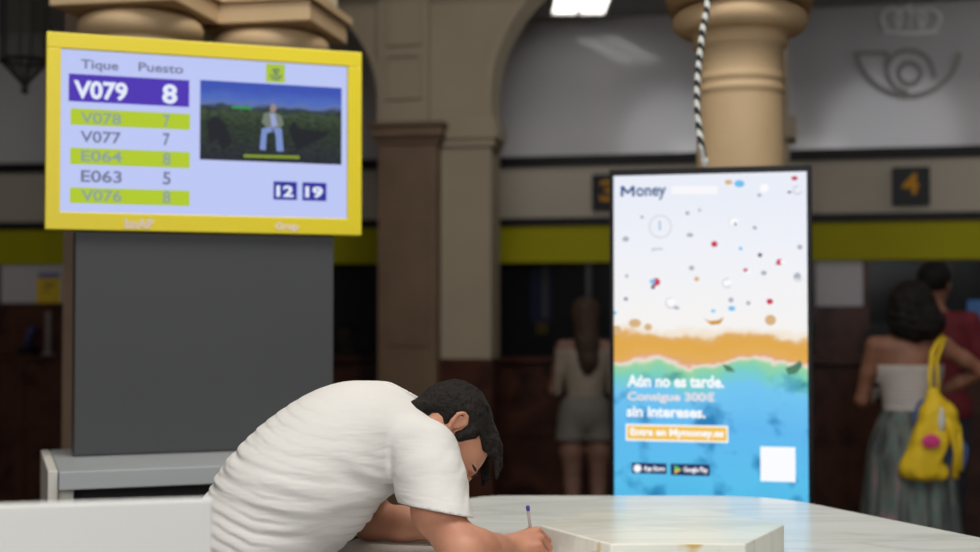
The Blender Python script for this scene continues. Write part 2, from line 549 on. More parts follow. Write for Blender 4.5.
# the stone arcade
KA = 0.2
def axy(px, off=0.0):
    k = (px - 490) / FPX
    Y = (8.9 - 0.0654 + off) / (1 + KA * k)
    return k * Y
FR_A = Frame((-7, 8.9 - KA * (-7 + .327)), (7, 8.9 - KA * (7 + .327)))
def ua(px): return FR_A.u_of(px)
PIER = [(ua(-330), ua(-260)), (ua(98), ua(166)), (ua(378), ua(491)), (ua(779), ua(790))]
SPR = 2.92
top = 4.6
mb = MB()
TH = -0.30
for a, b in PIER:
    mb.fbox(FR_A, a, b, 0, SPR, TH, 0)
    mb.fbox(FR_A, a, b, SPR, top, TH, 0)
for i in range(len(PIER) - 1):
    a = PIER[i][1]; b = PIER[i + 1][0]
    R = (b - a) / 2; c = (a + b) / 2
    n = 36
    us = [c - R * math.cos(math.pi * k / n) for k in range(n + 1)]
    hs = [min(SPR + math.sqrt(max(0, R * R - (u - c) ** 2)), top - 0.001) for u in us]
    vs = []; fs = []
    for u, hh in zip(us, hs):
        vs += [FR_A.at(u, hh, 0), FR_A.at(u, top, 0), FR_A.at(u, hh, TH), FR_A.at(u, top, TH)]
    for k in range(n):
        o = 4 * k
        fs += [(o, o + 1, o + 5, o + 4), (o + 2, o + 6, o + 7, o + 3), (o, o + 4, o + 6, o + 2), (o + 1, o + 3, o + 7, o + 5)]
    mb.add(vs, fs)
S(mb.build('wall_arcade', M_stone))
# moulded rims of the arches
for i in (1, 2):
    a = PIER[i][1]; b = PIER[i + 1][0]; R = (b - a) / 2; c = (a + b) / 2
    mb = MB()
    pts = [(a - .02, 2.72)] + [(c - (R + .02) * math.cos(t), SPR + (R + .02) * math.sin(t)) for t in np.linspace(0, math.pi, 30)] + [(b + .02, 2.72)]
    ribbon(mb, FR_A, pts, 0.05, 0, 0.025)
    n_t += 1
    S(mb.build('trim_%d' % n_t, M_stone))
# upper hall wall over the arcade
S(MB().fbox(FR_A, 0.0, FR_A.len - 0.02, 4.6, HALL, -0.3, -0.002).build('wall_upper_hall', M_stone))
# impost moulding on the pale pier
mb = MB()
u0, u1 = ua(440), ua(491)
mb.fbox(FR_A, u0, u1 + .025, 2.60, 2.65, -.3, .025).fbox(FR_A, u0, u1 + .045, 2.65, 2.74, -.3, .045).fbox(FR_A, u0, u1 + .03, 2.74, 2.79, -.3, .03)
mb.fbox(FR_A, ua(779) - .045, ua(790) + .045, 2.6, 2.74, -.3, .045)
n_t += 1
S(mb.build('trim_%d' % n_t, M_stone))
# dark marble foot of the pale pier
mb = MB().fbox(FR_A, ua(440), ua(491) + .012, 0, 1.215, -.3, .012)
n_t += 1
S(mb.build('trim_%d' % n_t, M_dark_marble))
# brown pilaster in front of the pier
t = empty('stone_pilaster', FR_A.at(ua(409), 0, .1), 'dark brown stone pilaster with a moulded capital in front of the pale pier', 'pilaster')
a, b = ua(383), ua(441)
mb = MB().fbox(FR_A, a, b, 0, 2.61, 0, .12)
mb.build('shaft', M_stone_dark, t)
mb = MB().fbox(FR_A, a + .06, b - .06, 1.3, 2.5, .12, .13)
mb.build('raised_panel', M_stone_dark, t)
mb = MB().fbox(FR_A, a - .02, b + .02, 2.61, 2.65, 0, .14).fbox(FR_A, a - .045, b + .045, 2.65, 2.72, 0, .17).fbox(FR_A, a - .06, b + .06, 2.72, 2.75, 0, .19)
bevel(mb.build('capital', M_stone_dark, t), 0.01)
MB().fbox(FR_A, a - .04, b + .04, 0, .25, 0, .16).build('plinth', M_stone_dark, t)
# panelled upper pier above the capital
t = empty('panelled_pier', FR_A.at(ua(405), 2.716, .05), 'pale pier above the brown capital with two recessed panels', 'pier')
a, b = ua(379), ua(430)
MB().fbox(FR_A, a, b, 2.751, 4.59, 0.001, .05).build('pier_block', M_stone, t)
for z0, z1 in ((2.915, 3.215), (3.27, 3.62), (3.68, 4.3)):
    mb = MB(); w = .02
    x0, x1 = ua(387), ua(424)
    mb.fbox(FR_A, x0, x1, z0, z0 + w, .05, .068).fbox(FR_A, x0, x1, z1 - w, z1, .05, .068)
    mb.fbox(FR_A, x0, x0 + w, z0 + w, z1 - w, .05, .068).fbox(FR_A, x1 - w, x1, z0 + w, z1 - w, .05, .068)
    mb.build('panel_moulding', M_stone, t)

# ------------------------------------------------------------------ things on the back wall
def wall_stroke(fr, pts, w, mb, d0=0.002, d1=0.02):
    uz = [fr.uz(x, y) for x, y in smooth_path(pts, 5)]
    k = fr.at(*uz[0])
    return ribbon(mb, fr, uz, w * 9.6 / FPX, d0, d1)
t = empty('wall_emblem', FR_R.at(*FR_R.uz(911, 97), 0.01), 'grey raised horn and crown emblem high on the glossy wall', 'emblem')
M_horn = mat('emblem_grey', rgb(142, 137, 134), 0.5)
M_crown = mat('emblem_light_grey', rgb(232, 230, 232), 0.5)
mb = MB()
wall_stroke(FR_R, [(858, 52), (861, 63), (870, 78), (886, 90), (906, 96), (927, 93), (944, 83), (956, 69), (962, 52)], 4.5, mb)
wall_stroke(FR_R, [(857, 52), (872, 52), (890, 52)], 4, mb, 0.002, 0.016)
wall_stroke(FR_R, [(889, 52), (888, 66), (890, 78), (898, 88), (910, 92)], 4, mb, 0.002, 0.018)
wall_stroke(FR_R, [(889, 66), (894, 56), (904, 50), (917, 50), (928, 56), (934, 66), (936, 78)], 4, mb, 0.002, 0.017)
wall_stroke(FR_R, [(911 + 11 * math.cos(a), 73 + 11 * math.sin(a)) for a in np.linspace(0, 2 * math.pi, 14)], 4.5, mb, 0.002, 0.015)
mb.build('horn', M_horn, t)
mb = MB()
for p in ([(888, 27), (884, 17), (889, 9), (899, 8), (904, 15), (901, 27)], [(901, 27), (898, 16), (903, 9), (911, 8), (913, 16), (912, 27)],
          [(912, 27), (913, 16), (917, 9), (925, 9), (928, 16), (924, 27)], [(924, 27), (921, 15), (927, 8), (937, 9), (943, 17), (938, 27)]):
    wall_stroke(FR_R, p, 3, mb)
wall_stroke(FR_R, [(886, 30), (912, 32), (940, 30)], 3.5, mb, 0.002, 0.018)
wall_stroke(FR_R, [(912, -5), (912, 9)], 3, mb, 0.002, 0.018)
wall_stroke(FR_R, [(907, 0), (917, 0)], 3, mb, 0.002, 0.019)
mb.build('crown', M_crown, t)

M_num = emis('amber_digit', rgb(205, 140, 22), 0.24)
def number_sign(x0, y0, x1, y1, ch, label, tr):
    rc = FR_R.rect(x0, y0, x1, y1, .07)
    t = empty('number_sign', FR_R.at((rc[0] + rc[1]) / 2, rc[2], .05), label, 'sign', 'counter number signs')
    bevel(panel('housing', FR_R, rc, .02, .07, M_bezel, t), .004)
    tr = FR_R.rect(*tr, .07)
    text_mesh('numeral', ch, FR_R, tr, .071, M_num, t, bold=.03)
number_sign(893, 167, 931, 204, '4', 'square black counter sign with an amber number 4 above the yellow band', (903, 173, 920, 194))
number_sign(592, 174, 629, 209, '3', 'square black counter sign half hidden by the advertising kiosk, left edge showing', (600, 180, 618, 201))

M_paper = mat('matt_white_board', rgb(176, 170, 176), 0.7, var=.02)
def wall_board(name, fr, px, d0, d1, m, label, cat):
    rc = fr.rect(*px, d1)
    o = panel(name, fr, rc, d0, d1, m)
    return tag(o, label, cat)
# brown infill panels in the glass line with notices on them
for (fr, px, lab, n) in ((FR_R, (814, 258, 869, 349), 'right', 0), (FR_L, (-40, 258, 70, 349), 'left', 1)):
    rc = fr.rect(*px, 0.0)
    o = panel('brown_infill_panel', fr, (rc[0], rc[1], 1.192, 1.885), -.035, 0.0, M_dark_marble)
    tag(o, ('dark brown marble panel under the white notice beside the kiosk', 'dark brown marble panel below the notice with the yellow pad')[n], 'wall panel')
wall_board('blank_notice', FR_R, (816, 261, 863, 306), 0.001, .012, M_paper, 'blank white notice right of the advertising kiosk, under the yellow band', 'notice')
tn = wall_board('notice_board', FR_L, (1, 261, 68, 303), 0.001, .012, M_paper, 'white notice board at the left edge under the yellow band', 'notice')
pad = tag(panel('yellow_notice', FR_L, FR_L.rect(36, 277, 60, 303, .03), .013, .03, mat('yellow_card', rgb(205, 172, 20), .6)), 'small yellow card with a blue top fixed to the white notice board', 'card')
panel('blue_heading', FR_L, FR_L.rect(38, 273, 59, 278, .032), .013, .032, mat('blue_card', rgb(90, 92, 140), .6), pad)
mbk = MB()
for yy, a, b in ((283, 42, 56), (286, 44, 54), (290, 41, 50)):
    r_ = FR_L.rect(a, yy, b, yy + 1.3, .03); mbk.fbox(FR_L, *r_, .03, .031)
mbk.build('writing', mat('grey_ink', rgb(80, 80, 40), .7), pad)
# blue banner seen through the glass
g = FR_R
rc = g.rect(531, 264, 552, 322, -.2)
bn = tag(panel('blue_banner', g, rc, -.21, -.195, mat('navy_banner', rgb(60, 66, 150), .6)), 'narrow navy banner with white strip hanging behind the counter glass', 'banner')
panel('white_strip', g, g.rect(542, 266, 548, 318, -.19), -.194, -.19, M_paper, bn)
panel('yellow_foot', g, g.rect(536, 322, 548, 334, -.19), -.21, -.19, mat('dull_yellow_card', rgb(170, 140, 20), .6), bn)
# items on the counters
def on_counter(fr, px, d, h, m, name, w, dep, label, cat, z=1.19):
    u = fr.u_of(px)
    o = MB().fbox(fr, u - w / 2, u + w / 2, z, z + h, d, d + dep).build(name, m)
    bevel(o, .01); return tag(o, label, cat)
u = FR_L.u_of(55)
tag(MB().lathe(FR_L.at(u, 0, .12), [(.05, 1.19), (.05, 1.205), (.02, 1.212), (.02, 1.52), (.012, 1.525)], 16).build('slim_post', mat('pale_post', rgb(130, 120, 116), .5), smooth=True), 'slim pale post standing on the left marble counter', 'post')
t = empty('desk_telephone', FR_L.at(FR_L.u_of(35), 1.19, .1), 'small dark blue and black device on the left counter', 'telephone')
MB().fbox(FR_L, FR_L.u_of(28), FR_L.u_of(41), 1.19, 1.25, .03, .17).build('phone_base', M_bezel, t)
uu = FR_L.u_of(37)
MB().tube([FR_L.at(uu - .03, 1.25, .1), FR_L.at(uu - .03, 1.30, .1), FR_L.at(uu, 1.38, .1), FR_L.at(uu + .03, 1.40, .1)], [.02, .022, .03, .028]).build('handset', mat('dark_blue_plastic', rgb(38, 44, 88), .4), t, True)
# office desks and monitor behind the glass right
t = empty('desk_monitor', FR_R.at(FR_R.u_of(884), 1.19, -.18), 'grey desk monitor behind the glass between the kiosk and the woman', 'monitor')
uu = FR_R.u_of(880)
MB().fbox(FR_R, uu - .12, uu + .12, 1.27, 1.44, -.20, -.17).build('screen', mat('grey_screen', rgb(120, 122, 128), .3), t)
MB().fbox(FR_R, uu - .02, uu + .02, 1.20, 1.27, -.20, -.18).fbox(FR_R, uu - .08, uu + .08, 1.19, 1.205, -.24, -.14).build('stand', M_bezel, t)
bp = tag(panel('blue_poster', FR_R, (lambda r_: (r_[0], r_[1], 1.195, r_[3]))(FR_R.rect(967, 300, 1010, 372, .02)), .0, .012, mat('blue_print', rgb(52, 100, 160), .6)), 'blue poster with a pale middle at the right edge behind the red shirt', 'poster')
panel('pale_middle', FR_R, FR_R.rect(969, 326, 1004, 346, .014), .0121, .014, M_paper, bp)

# ------------------------------------------------------------------ free-standing columns
def column_prof(r_s, r_t, zt):
    """shaft radius, torus radius, height of the abacus underside"""
    pr = [(r_s * 1.35, 0.0), (r_s * 1.35, .10), (r_s * 1.25, .13), (r_s * 1.3, .17), (r_s * 1.12, .22), (r_s * 1.04, .26)]
    pr += [(r_s * 1.03, 1.5)]
    def ring(z, e): return [(r_s, z - .016), (r_s + e, z - .008), (r_s + e, z + .006), (r_s, z + .014)]
    pr += [(r_s, zt - .37)]
    pr += ring(zt - .335, .006) + ring(zt - .29, .006)
    pr += [(r_s * .985, zt - .26), (r_s * .985, zt - .17)] + [(r_s + .014, zt - .16), (r_s + .018, zt - .15), (r_s + .008, zt - .14)]
    # neck flares into the torus
    pr += [(r_s + .012, zt - .13), (r_s + .02, zt - .115)]
    for k in range(9):
        a = -math.pi / 2 + math.pi * .92 * k / 8
        pr.append((r_t - .055 + .055 * math.cos(a), zt - .058 + .052 * math.sin(a)))
    return pr
def column(c, r_s, r_t, zt, ab, ang, ztop, label, group=None):
    t = empty('stone_column', (c[0], c[1], 0), label, 'column', group)
    MB().lathe(c, column_prof(r_s, r_t, zt), 56).build('shaft', M_column, t, True)
    ca, sa = math.cos(ang), math.sin(ang)
    def sq(h): return [(c[0] + x * ca - y * sa, c[1] + x * sa + y * ca) for x, y in ((-h, -h), (h, -h), (h, h), (-h, h))]
    mb = MB().prism(sq(ab), zt, zt + .085)
    bevel(mb.build('abacus', M_column, t), .006)
    mb = MB().prism(sq(ab + .02), zt + .087, zt + .12)
    mb.build('abacus_rim', M_column, t)
    MB().prism(sq(ab - .035), zt + .12, ztop).build('impost_block', M_cream, t)
    MB().prism(sq(r_s * 1.6), 0, .1).build('plinth', M_column, t)
    return t
A10 = math.radians(-11)
Ck = 5.42
column(((741 - 490) / FPX * Ck, Ck), .172, .268, ZC + 320 / FPX * (Ck - .25), .285, A10, HALL, 'round sandstone column with ringed neck rising behind the advertising kiosk')
Cl = 5.86
column(((270 - 490) / FPX * Cl, Cl), .19, .25, 2.717, .262, A10, HALL, 'right one of the paired stone columns whose capital shows above the ticket display', 'paired columns behind the ticket display')
Cm = 5.5
column(((139 - 490) / FPX * Cm, Cm), .19, .25, 2.717, .262, A10, HALL, 'left one of the paired stone columns whose capital shows above the ticket display', 'paired columns behind the ticket display')
tag(MB().box((-1.93, 6.15, 0), (-1.62, 6.4, HALL)).build('stone_pier', M_stone_dark), 'brown square stone pier, a strip of it showing left of the charcoal panel', 'pier')

# ------------------------------------------------------------------ hanging lantern
LY = 7.0
lc = P(23, 60, LY)
t = empty('hanging_lantern', (lc.x, lc.y, P(23, 93, LY).z), 'black iron lantern with smoky glass hanging at the top left', 'lantern')
R = .128
zc_, zt_ = P(0, 60, LY).z, P(0, -40, LY).z
hx = lambda r, z, n=6, o=0.0: [(lc.x + r * math.cos(2 * math.pi * k / n + o), lc.y + r * math.sin(2 * math.pi * k / n + o), z) for k in range(n)]
mb = MB()
for k in range(6):
    a, b = hx(R, zc_)[k], hx(R, zt_)[k]
    mb.tube([a, b], .008, 6)
    mb.tube([a, (lc.x, lc.y, P(0, 86, LY).z)], .006, 6)
    mb.tube([hx(R, zc_)[k], hx(R, zc_)[(k + 1) % 6]], .011, 6)
    mb.tube([hx(R, zt_)[k], hx(R, zt_)[(k + 1) % 6]], .011, 6)
mb.build('frame', M_iron, t)
mb = MB()
v = hx(R - .008, zc_) + hx(R - .008, zt_) + hx(.012, P(0, 85, LY).z)
f = []
for k in range(6):
    j = (k + 1) % 6
    f += [(k, j, 6 + j, 6 + k), (k, 12 + k, 12 + j, j)]
mb.add(v, f)
mb.build('glass', M_lglass, t)
z = P(0, 90, LY).z
MB().lathe((lc.x, lc.y), [(.004, z - .018), (.018, z - .012), (.022, z), (.016, z + .01), (.012, z + .016), (.024, z + .024), (.012, z + .034)], 16).build('finial', M_iron, t, True)
MB().lathe((lc.x, lc.y), [(R + .02, zt_), (R * .8, zt_ + .08), (.04, zt_ + .2), (.015, zt_ + .26), (.008, zt_ + .28), (.008, HALL)], 16).build('roof_and_rod', M_iron, t, False)

# ------------------------------------------------------------------ ticket display on its charcoal stand
DA = (-1.442, 4.42); DB = (-.453, 4.78)
FD = Frame(DA, DB)
ds = empty('ticket_display', FD.at(FD.len / 2, 1.79, -.03), 'yellow framed queue display with ticket numbers in blue and green rows', 'display')
UL, UR, ZB, ZT = -0.005, FD.len, 1.789, 2.435
bw = .052
mb = MB().fbox(FD, UL, UR, ZB, ZB + bw + .006, -.07, .006).fbox(FD, UL, UR, ZT - bw, ZT, -.07, .006)
mb.fbox(FD, UL, UL + .046, ZB + bw, ZT - bw, -.07, .006).fbox(FD, UR - .05, UR, ZB + bw, ZT - bw, -.07, .006)
bevel(mb.build('frame', M_yel, ds), .003)
MB().fbox(FD, UL + .04, UR - .04, ZB + .04, ZT - .04, -.069, -.03).build('back_housing', M_bezel, ds)
M_scr = emis('display_screen', rgb(188, 198, 244), 1.0)
scr = MB().fbox(FD, UL + .046, UR - .05, ZB + bw + .006, ZT - bw, -.03, -.012).build('screen', M_scr, ds)
dd = -.0115
M_pur = emis('row_purple', rgb(74, 48, 176)); M_grn = emis('row_green', rgb(176, 200, 40)); M_txt = emis('text_grey', rgb(112, 118, 150))
M_wht = emis('text_white', rgb(225, 232, 250)); M_tg = emis('text_on_green', rgb(136, 160, 150)); M_navy = emis('navy_box', rgb(40, 44, 152))
def drect(n, px, m, d=dd, e=.001, par=None):
    return panel(n, FD, FD.rect(*px, d), d, d + e, m, par or scr)
def dtext(n, s, px, m, bold=.02, d=dd + .0012):
    return text_mesh(n, s, FD, FD.rect(*px, d), d, m, scr, bold=bold, thick=.0006)
dtext('heading', 'Tique', (79, 58, 117, 72.5), M_txt)
dtext('heading', 'Puesto', (137, 61, 182, 73), M_txt)
rows = [('purple_row', (67, 72.5, 188, 106.5), M_pur, 'V079', (72, 79, 126, 100.5), '8', (161, 83, 176, 103.5), M_wht, .035),
        ('green_row', (69, 107.5, 189, 129.5), M_grn, 'V078', (79, 111, 120, 124.5), '7', (162, 114, 169, 127), M_tg, .02),
        (None, None, None, 'V077', (79, 130, 120, 143.5), '7', (162, 132.5, 169, 145.5), M_txt, .02),
        ('green_row', (69, 147, 189, 168), M_grn, 'E064', (80, 149.5, 121, 162.5), '8', (162, 152, 170, 165), M_tg, .02),
        (None, None, None, 'E063', (80, 169.5, 121, 183), '5', (162, 171.5, 170, 184.5), M_txt, .02),
        ('green_row', (69, 187, 189, 206), M_grn, 'V076', (80, 189, 121, 202), '8', (162, 190.5, 170, 203.5), M_tg, .02)]
for nm, rc, m, s1, r1, s2, r2, mt, bo in rows:
    if nm: drect(nm, rc, m)
    dtext('ticket_code', s1, r1, mt, bo); dtext('desk_digit', s2, r2, mt, bo)
for s_, rc, tr in (('12', (273, 181, 296.5, 200), (276, 185, 293, 197)), ('19', (302, 182, 326, 201), (305, 186, 322.5, 198))):
    drect('clock_box', rc, M_navy); dtext('clock_digits', s_, tr, M_wht, .04)
# logo tile: crown over a horn
drect('logo_tile', (265, 62.5, 284, 82), emis('logo_green', rgb(170, 196, 52)))
mb = MB()
def dstroke(pts, w):
    uz = [FD.uz(x, y, dd + .001) for x, y in smooth_path(pts, 4)]
    ribbon(mb, FD, uz, w * 4.6 / FPX, dd + .001, dd + .0016)
dstroke([(269.5, 73), (271, 77), (275, 79), (279, 77.5), (280.5, 73.5)], 1.4)
dstroke([(272.5, 74.5), (275, 72.5), (277.5, 75), (275, 76.5), (272.5, 74.5)], 1.3)
dstroke([(272.5, 71), (272, 69), (273.5, 68), (275, 69.5), (276.5, 68), (278, 69.3), (277.5, 71), (272.5, 71)], 1.3)
mb.build('horn_logo', emis('logo_ink', rgb(84, 110, 110)), scr)
# the video: a man sitting in a field
m_, nt, b_ = new_mat('field_video')
uvn = nt.nodes.new('ShaderNodeUVMap'); sp = nt.nodes.new('ShaderNodeSeparateXYZ'); nt.links.new(uvn.outputs[0], sp.inputs[0])
nn = nt.nodes.new('ShaderNodeTexNoise'); nn.inputs['Scale'].default_value = 9; nn.inputs['Detail'].default_value = 8
nt.links.new(uvn.outputs[0], nn.inputs['Vector'])
ad = nt.nodes.new('ShaderNodeMath'); ad.operation = 'MULTIPLY_ADD'; ad.inputs[1].default_value = .16
nt.links.new(nn.outputs['Fac'], ad.inputs[0]); nt.links.new(sp.outputs['Y'], ad.inputs[2])
rp = nt.nodes.new('ShaderNodeValToRGB'); rp.color_ramp.elements[0].position = 0.1; rp.color_ramp.elements[0].color = rgb(38, 44, 56)
rp.color_ramp.elements[1].position = 1.0; rp.color_ramp.elements[1].color = rgb(56, 80, 176)
for ps, cc in ((.35, rgb(44, 56, 50)), (.55, rgb(46, 62, 44)), (.70, rgb(66, 84, 62)), (.755, rgb(40, 52, 62)), (.80, rgb(92, 112, 168)), (.86, rgb(74, 104, 186))):
    e = rp.color_ramp.elements.new(ps); e.color = cc
nt.links.new(ad.outputs[0], rp.inputs[0])
mx = nt.nodes.new('ShaderNodeMix'); mx.data_type = 'RGBA'; mx.blend_type = 'MULTIPLY'; mx.inputs[0].default_value = .55
n3 = nt.nodes.new('ShaderNodeTexNoise'); n3.inputs['Scale'].default_value = 26; n3.inputs['Detail'].default_value = 4
nt.links.new(uvn.outputs[0], n3.inputs['Vector'])
r3 = nt.nodes.new('ShaderNodeValToRGB'); r3.color_ramp.elements[0].position = .35; r3.color_ramp.elements[1].position = .65
nt.links.new(n3.outputs['Fac'], r3.inputs[0])
gt = nt.nodes.new('ShaderNodeMath'); gt.operation = 'LESS_THAN'; gt.inputs[1].default_value = .66
nt.links.new(sp.outputs['Y'], gt.inputs[0])
gm = nt.nodes.new('ShaderNodeMath'); gm.operation = 'MULTIPLY'; gm.inputs[1].default_value = .6
nt.links.new(gt.outputs[0], gm.inputs[0]); nt.links.new(gm.outputs[0], mx.inputs[0])
nt.links.new(rp.outputs[0], mx.inputs[6]); nt.links.new(r3.outputs[0], mx.inputs[7])
b_.inputs['Base Color'].default_value = (.01, .01, .01, 1); b_.inputs['Specular IOR Level'].default_value = .1
nt.links.new(mx.outputs[2], b_.inputs['Emission Color']); b_.inputs['Emission Strength'].default_value = 1.0
def uv_panel(name, fr, rc, d, m, par, thick=.001):
    o = panel(name, fr, rc, d, d + thick, m, par)
    uv = o.data.uv_layers.new(name='UVMap')
    og = ORG[o]
    for l in o.data.loops:
        w = Vector(o.data.vertices[l.vertex_index].co) + og
        uu = (Vector((w.x, w.y, 0)) - fr.o).dot(fr.u)
        uv.data[l.index].uv = ((uu - rc[0]) / (rc[1] - rc[0]), (w.z - rc[2]) / (rc[3] - rc[2]))
    return o
vid = uv_panel('video_picture', FD, FD.rect(199, 79, 341, 164.5, dd), dd, m_, scr)
def vshape(n, polys, m, d=dd + .0012):
    mb = MB()
    for pl in polys:
        uz = [FD.uz(x, y, d) for x, y in pl]
        k = len(uz)
        mb.add([FD.at(u, z, d) for u, z in uz] + [FD.at(u, z, d + .0005) for u, z in uz],
               [tuple(range(k)), tuple(range(k, 2 * k))] + [(i, (i + 1) % k, k + (i + 1) % k, k + i) for i in range(k)])
    return mb.build(n, m, scr)
vshape('seated_figure', [[(270, 104), (274, 103), (276, 108), (273, 113), (269, 110)]], emis('fig_skin', rgb(150, 130, 128)))
vshape('figure_jacket', [[(263, 113), (270, 111), (275, 112), (281, 116), (283, 124), (279, 128), (266, 127), (261, 122)]], emis('fig_jacket', rgb(112, 122, 110)))
vshape('figure_shirt', [[(269, 113), (274, 113), (277, 125), (271, 127)]], emis('fig_shirt', rgb(150, 160, 205)), dd + .0018)
vshape('figure_jeans', [[(261, 128), (271, 126), (272, 131), (266, 133), (265, 150), (259, 149)], [(272, 127), (281, 128), (283, 151), (276, 151), (275, 135)]], emis('fig_jeans', rgb(120, 142, 200)))
vshape('bush_shape', [[(205, 122), (213, 115), (222, 120), (228, 132), (232, 142), (222, 150), (216, 138), (210, 144)]], emis('fig_dark2', rgb(22, 26, 34)))
vshape('bush_shape', [[(288, 128), (294, 120), (298, 128), (330, 132), (318, 140), (296, 150)]], emis('fig_dark', rgb(22, 26, 34)))
vshape('caption_bar', [[(243, 154), (299, 155.5), (299, 158.5), (243, 157)]], emis('fig_caption', rgb(128, 150, 40)))
vshape('caption_bar', [[(231, 105), (251, 106), (251, 109), (231, 108)]], emis('fig_caption2', rgb(52, 140, 70)))
M_pink = mat('pale_lettering', rgb(235, 215, 205), .5)
text_mesh('frame_lettering', 'bnAP', FD, FD.rect(124.5, 218.5, 153, 229, .006), .0065, M_pink, ds, bold=.04)
text_mesh('frame_lettering', 'Grup', FD, FD.rect(275, 222, 298.5, 232, .006), .0065, M_pink, ds, bold=.04)
# stand
st = empty('display_stand', FD.at(.5, 0, -.1), 'tall charcoal panel holding up the yellow ticket display', 'stand')
rc = FD.rect(75, 240, 332, 458, -.02)
bevel(MB().fbox(FD, rc[0], rc[1] + .006, 1.048, 1.787, -.16, -.02).build('panel', M_panel, st), .004)
MB().fbox(FD, rc[0] + .2, rc[1] - .2, 1.787, 2.3, -.13, -.071).build('upright', M_panel, st)
# base unit
bu = empty('display_base_unit', FD.at(.5, 0, 0), 'grey topped white base unit below the charcoal panel', 'base unit')
u0 = FD.rect(60, 460, 61, 470, .36)[0]
bevel(MB().fbox(FD, u0, 1.0, .990, 1.045, -.30, .40).build('worktop', M_greyblue, bu), .003)
u2 = FD.rect(76, 480, 78, 490, .34)[0]
bevel(MB().fbox(FD, u2, .97, 0, .989, -.25, .26).build('recessed_front', M_dark, bu), .003)
ue = FD.rect(49, 480, 43, 490, .34)[0]
bevel(MB().fbox(FD, ue, u0 - .002, 0, 1.045, -.30, .37).fbox(FD, u0 - .002, u2 - .002, 0, .989, -.30, .34).build('end_panel', M_cream_lam, bu), .003)

# ------------------------------------------------------------------ white partition close to the camera
FP = Frame((-1.1, 1.734), (-.3867, 1.9))
bevel(tag(MB().fbox(FP, 0, FP.len, 0, ZC - 187 / FPX * 1.9, -.03, .0).build('white_partition', M_white), 'plain white partition out of focus in front of the bending man at lower left', 'partition'), .0015)
# ------------------------------------------------------------------ advertising kiosk
KX = ((609.8 - 490) / FPX * 4.86, 4.86); KY = ((812.5 - 490) / FPX * 4.69, 4.69)
FK = Frame(KX, KY)
ks = empty('advertising_kiosk', FK.at(FK.len / 2, 0, -.05), 'tall black digital advertising kiosk showing a beach picture', 'kiosk')
zt = ZC + 142.5 / FPX * 4.86; zb = .62
mb = MB().fbox(FK, 0, FK.len, zt - .022, zt, -.08, .004).fbox(FK, 0, FK.len, zb, zb + .05, -.08, .004)
mb.fbox(FK, 0, .0135, zb + .05, zt - .022, -.08, .004).fbox(FK, FK.len - .017, FK.len, zb + .05, zt - .022, -.08, .004)
bevel(mb.build('bezel', M_bezel, ks), .002)
MB().fbox(FK, .01, FK.len - .01, zb + .01, zt - .01, -.079, -.02).build('back_housing', M_bezel, ks)
MB().fbox(FK, .12, FK.len - .12, .03, zb, -.07, -.02).build('stem', M_bezel, ks)
bevel(MB().fbox(FK, .02, FK.len - .02, 0, .03, -.3, .25).build('foot_plate', M_bezel, ks), .005)
sr = (.0137, FK.len - .0172, zb + .0502, zt - .0222)
# beach picture: sand, shoreline and sea as bands
m_, nt, b_ = new_mat('beach_picture')
N = nt.nodes.new; L = nt.links.new
uvn = N('ShaderNodeUVMap'); sp = N('ShaderNodeSeparateXYZ'); L(uvn.outputs[0], sp.inputs[0])
mpn = N('ShaderNodeMapping'); mpn.inputs['Scale'].default_value = (1, 2.1, 1); L(uvn.outputs[0], mpn.inputs[0])
nz = N('ShaderNodeTexNoise'); nz.inputs['Scale'].default_value = 3.5; nz.inputs['Detail'].default_value = 7; nz.inputs['Roughness'].default_value = .55
L(mpn.outputs[0], nz.inputs['Vector'])
def vv(py): return (ZC + (312 - py) / FPX * 4.77 - sr[2]) / (sr[3] - sr[2])
ad = N('ShaderNodeMath'); ad.operation = 'MULTIPLY_ADD'; ad.inputs[1].default_value = .13
L(nz.outputs['Fac'], ad.inputs[0]); L(sp.outputs['Y'], ad.inputs[2])
off = .065
rp = N('ShaderNodeValToRGB')
cr = rp.color_ramp
cr.elements[0].position = 0; cr.elements[0].color = rgb(30, 150, 205)
cr.elements[1].position = 1; cr.elements[1].color = rgb(232, 236, 246)
for py, cc in ((480, rgb(88, 190, 235)), (430, rgb(96, 184, 238)), (392, rgb(112, 196, 240)), (377, rgb(120, 206, 190)), (368, rgb(150, 210, 160)), (364, rgb(240, 225, 214)), (361, rgb(222, 160, 120)), (358, rgb(226, 172, 88)),
               (345, rgb(224, 168, 72)), (337, rgb(222, 170, 92)), (332, rgb(240, 226, 206)), (324, rgb(244, 242, 240)), (250, rgb(238, 240, 247))):
    e = cr.elements.new(min(.999, vv(py) + off)); e.color = cc
L(ad.outputs[0], rp.inputs[0])
# darker patches in the water, foam flecks on the sand
nw = N('ShaderNodeTexNoise'); nw.inputs['Scale'].default_value = 5; nw.inputs['Detail'].default_value = 8; L(mpn.outputs[0], nw.inputs['Vector'])
rw = N('ShaderNodeValToRGB'); rw.color_ramp.elements[0].position = .33; rw.color_ramp.elements[0].color = (.12, .42, .55, 1); rw.color_ramp.elements[1].position = .47; rw.color_ramp.elements[1].color = (1, 1, 1, 1)
L(nw.outputs['Fac'], rw.inputs[0])
lt = N('ShaderNodeMath'); lt.operation = 'LESS_THAN'; lt.inputs[1].default_value = vv(372); L(sp.outputs['Y'], lt.inputs[0])
m1 = N('ShaderNodeMix'); m1.data_type = 'RGBA'; m1.blend_type = 'MULTIPLY'; L(lt.outputs[0], m1.inputs[0]); L(rp.outputs[0], m1.inputs[6]); L(rw.outputs[0], m1.inputs[7])
b_.inputs['Base Color'].default_value = (.01, .01, .01, 1); b_.inputs['Specular IOR Level'].default_value = .1
L(m1.outputs[2], b_.inputs['Emission Color']); b_.inputs['Emission Strength'].default_value = 1.0
ORG_K = ORG[ks]
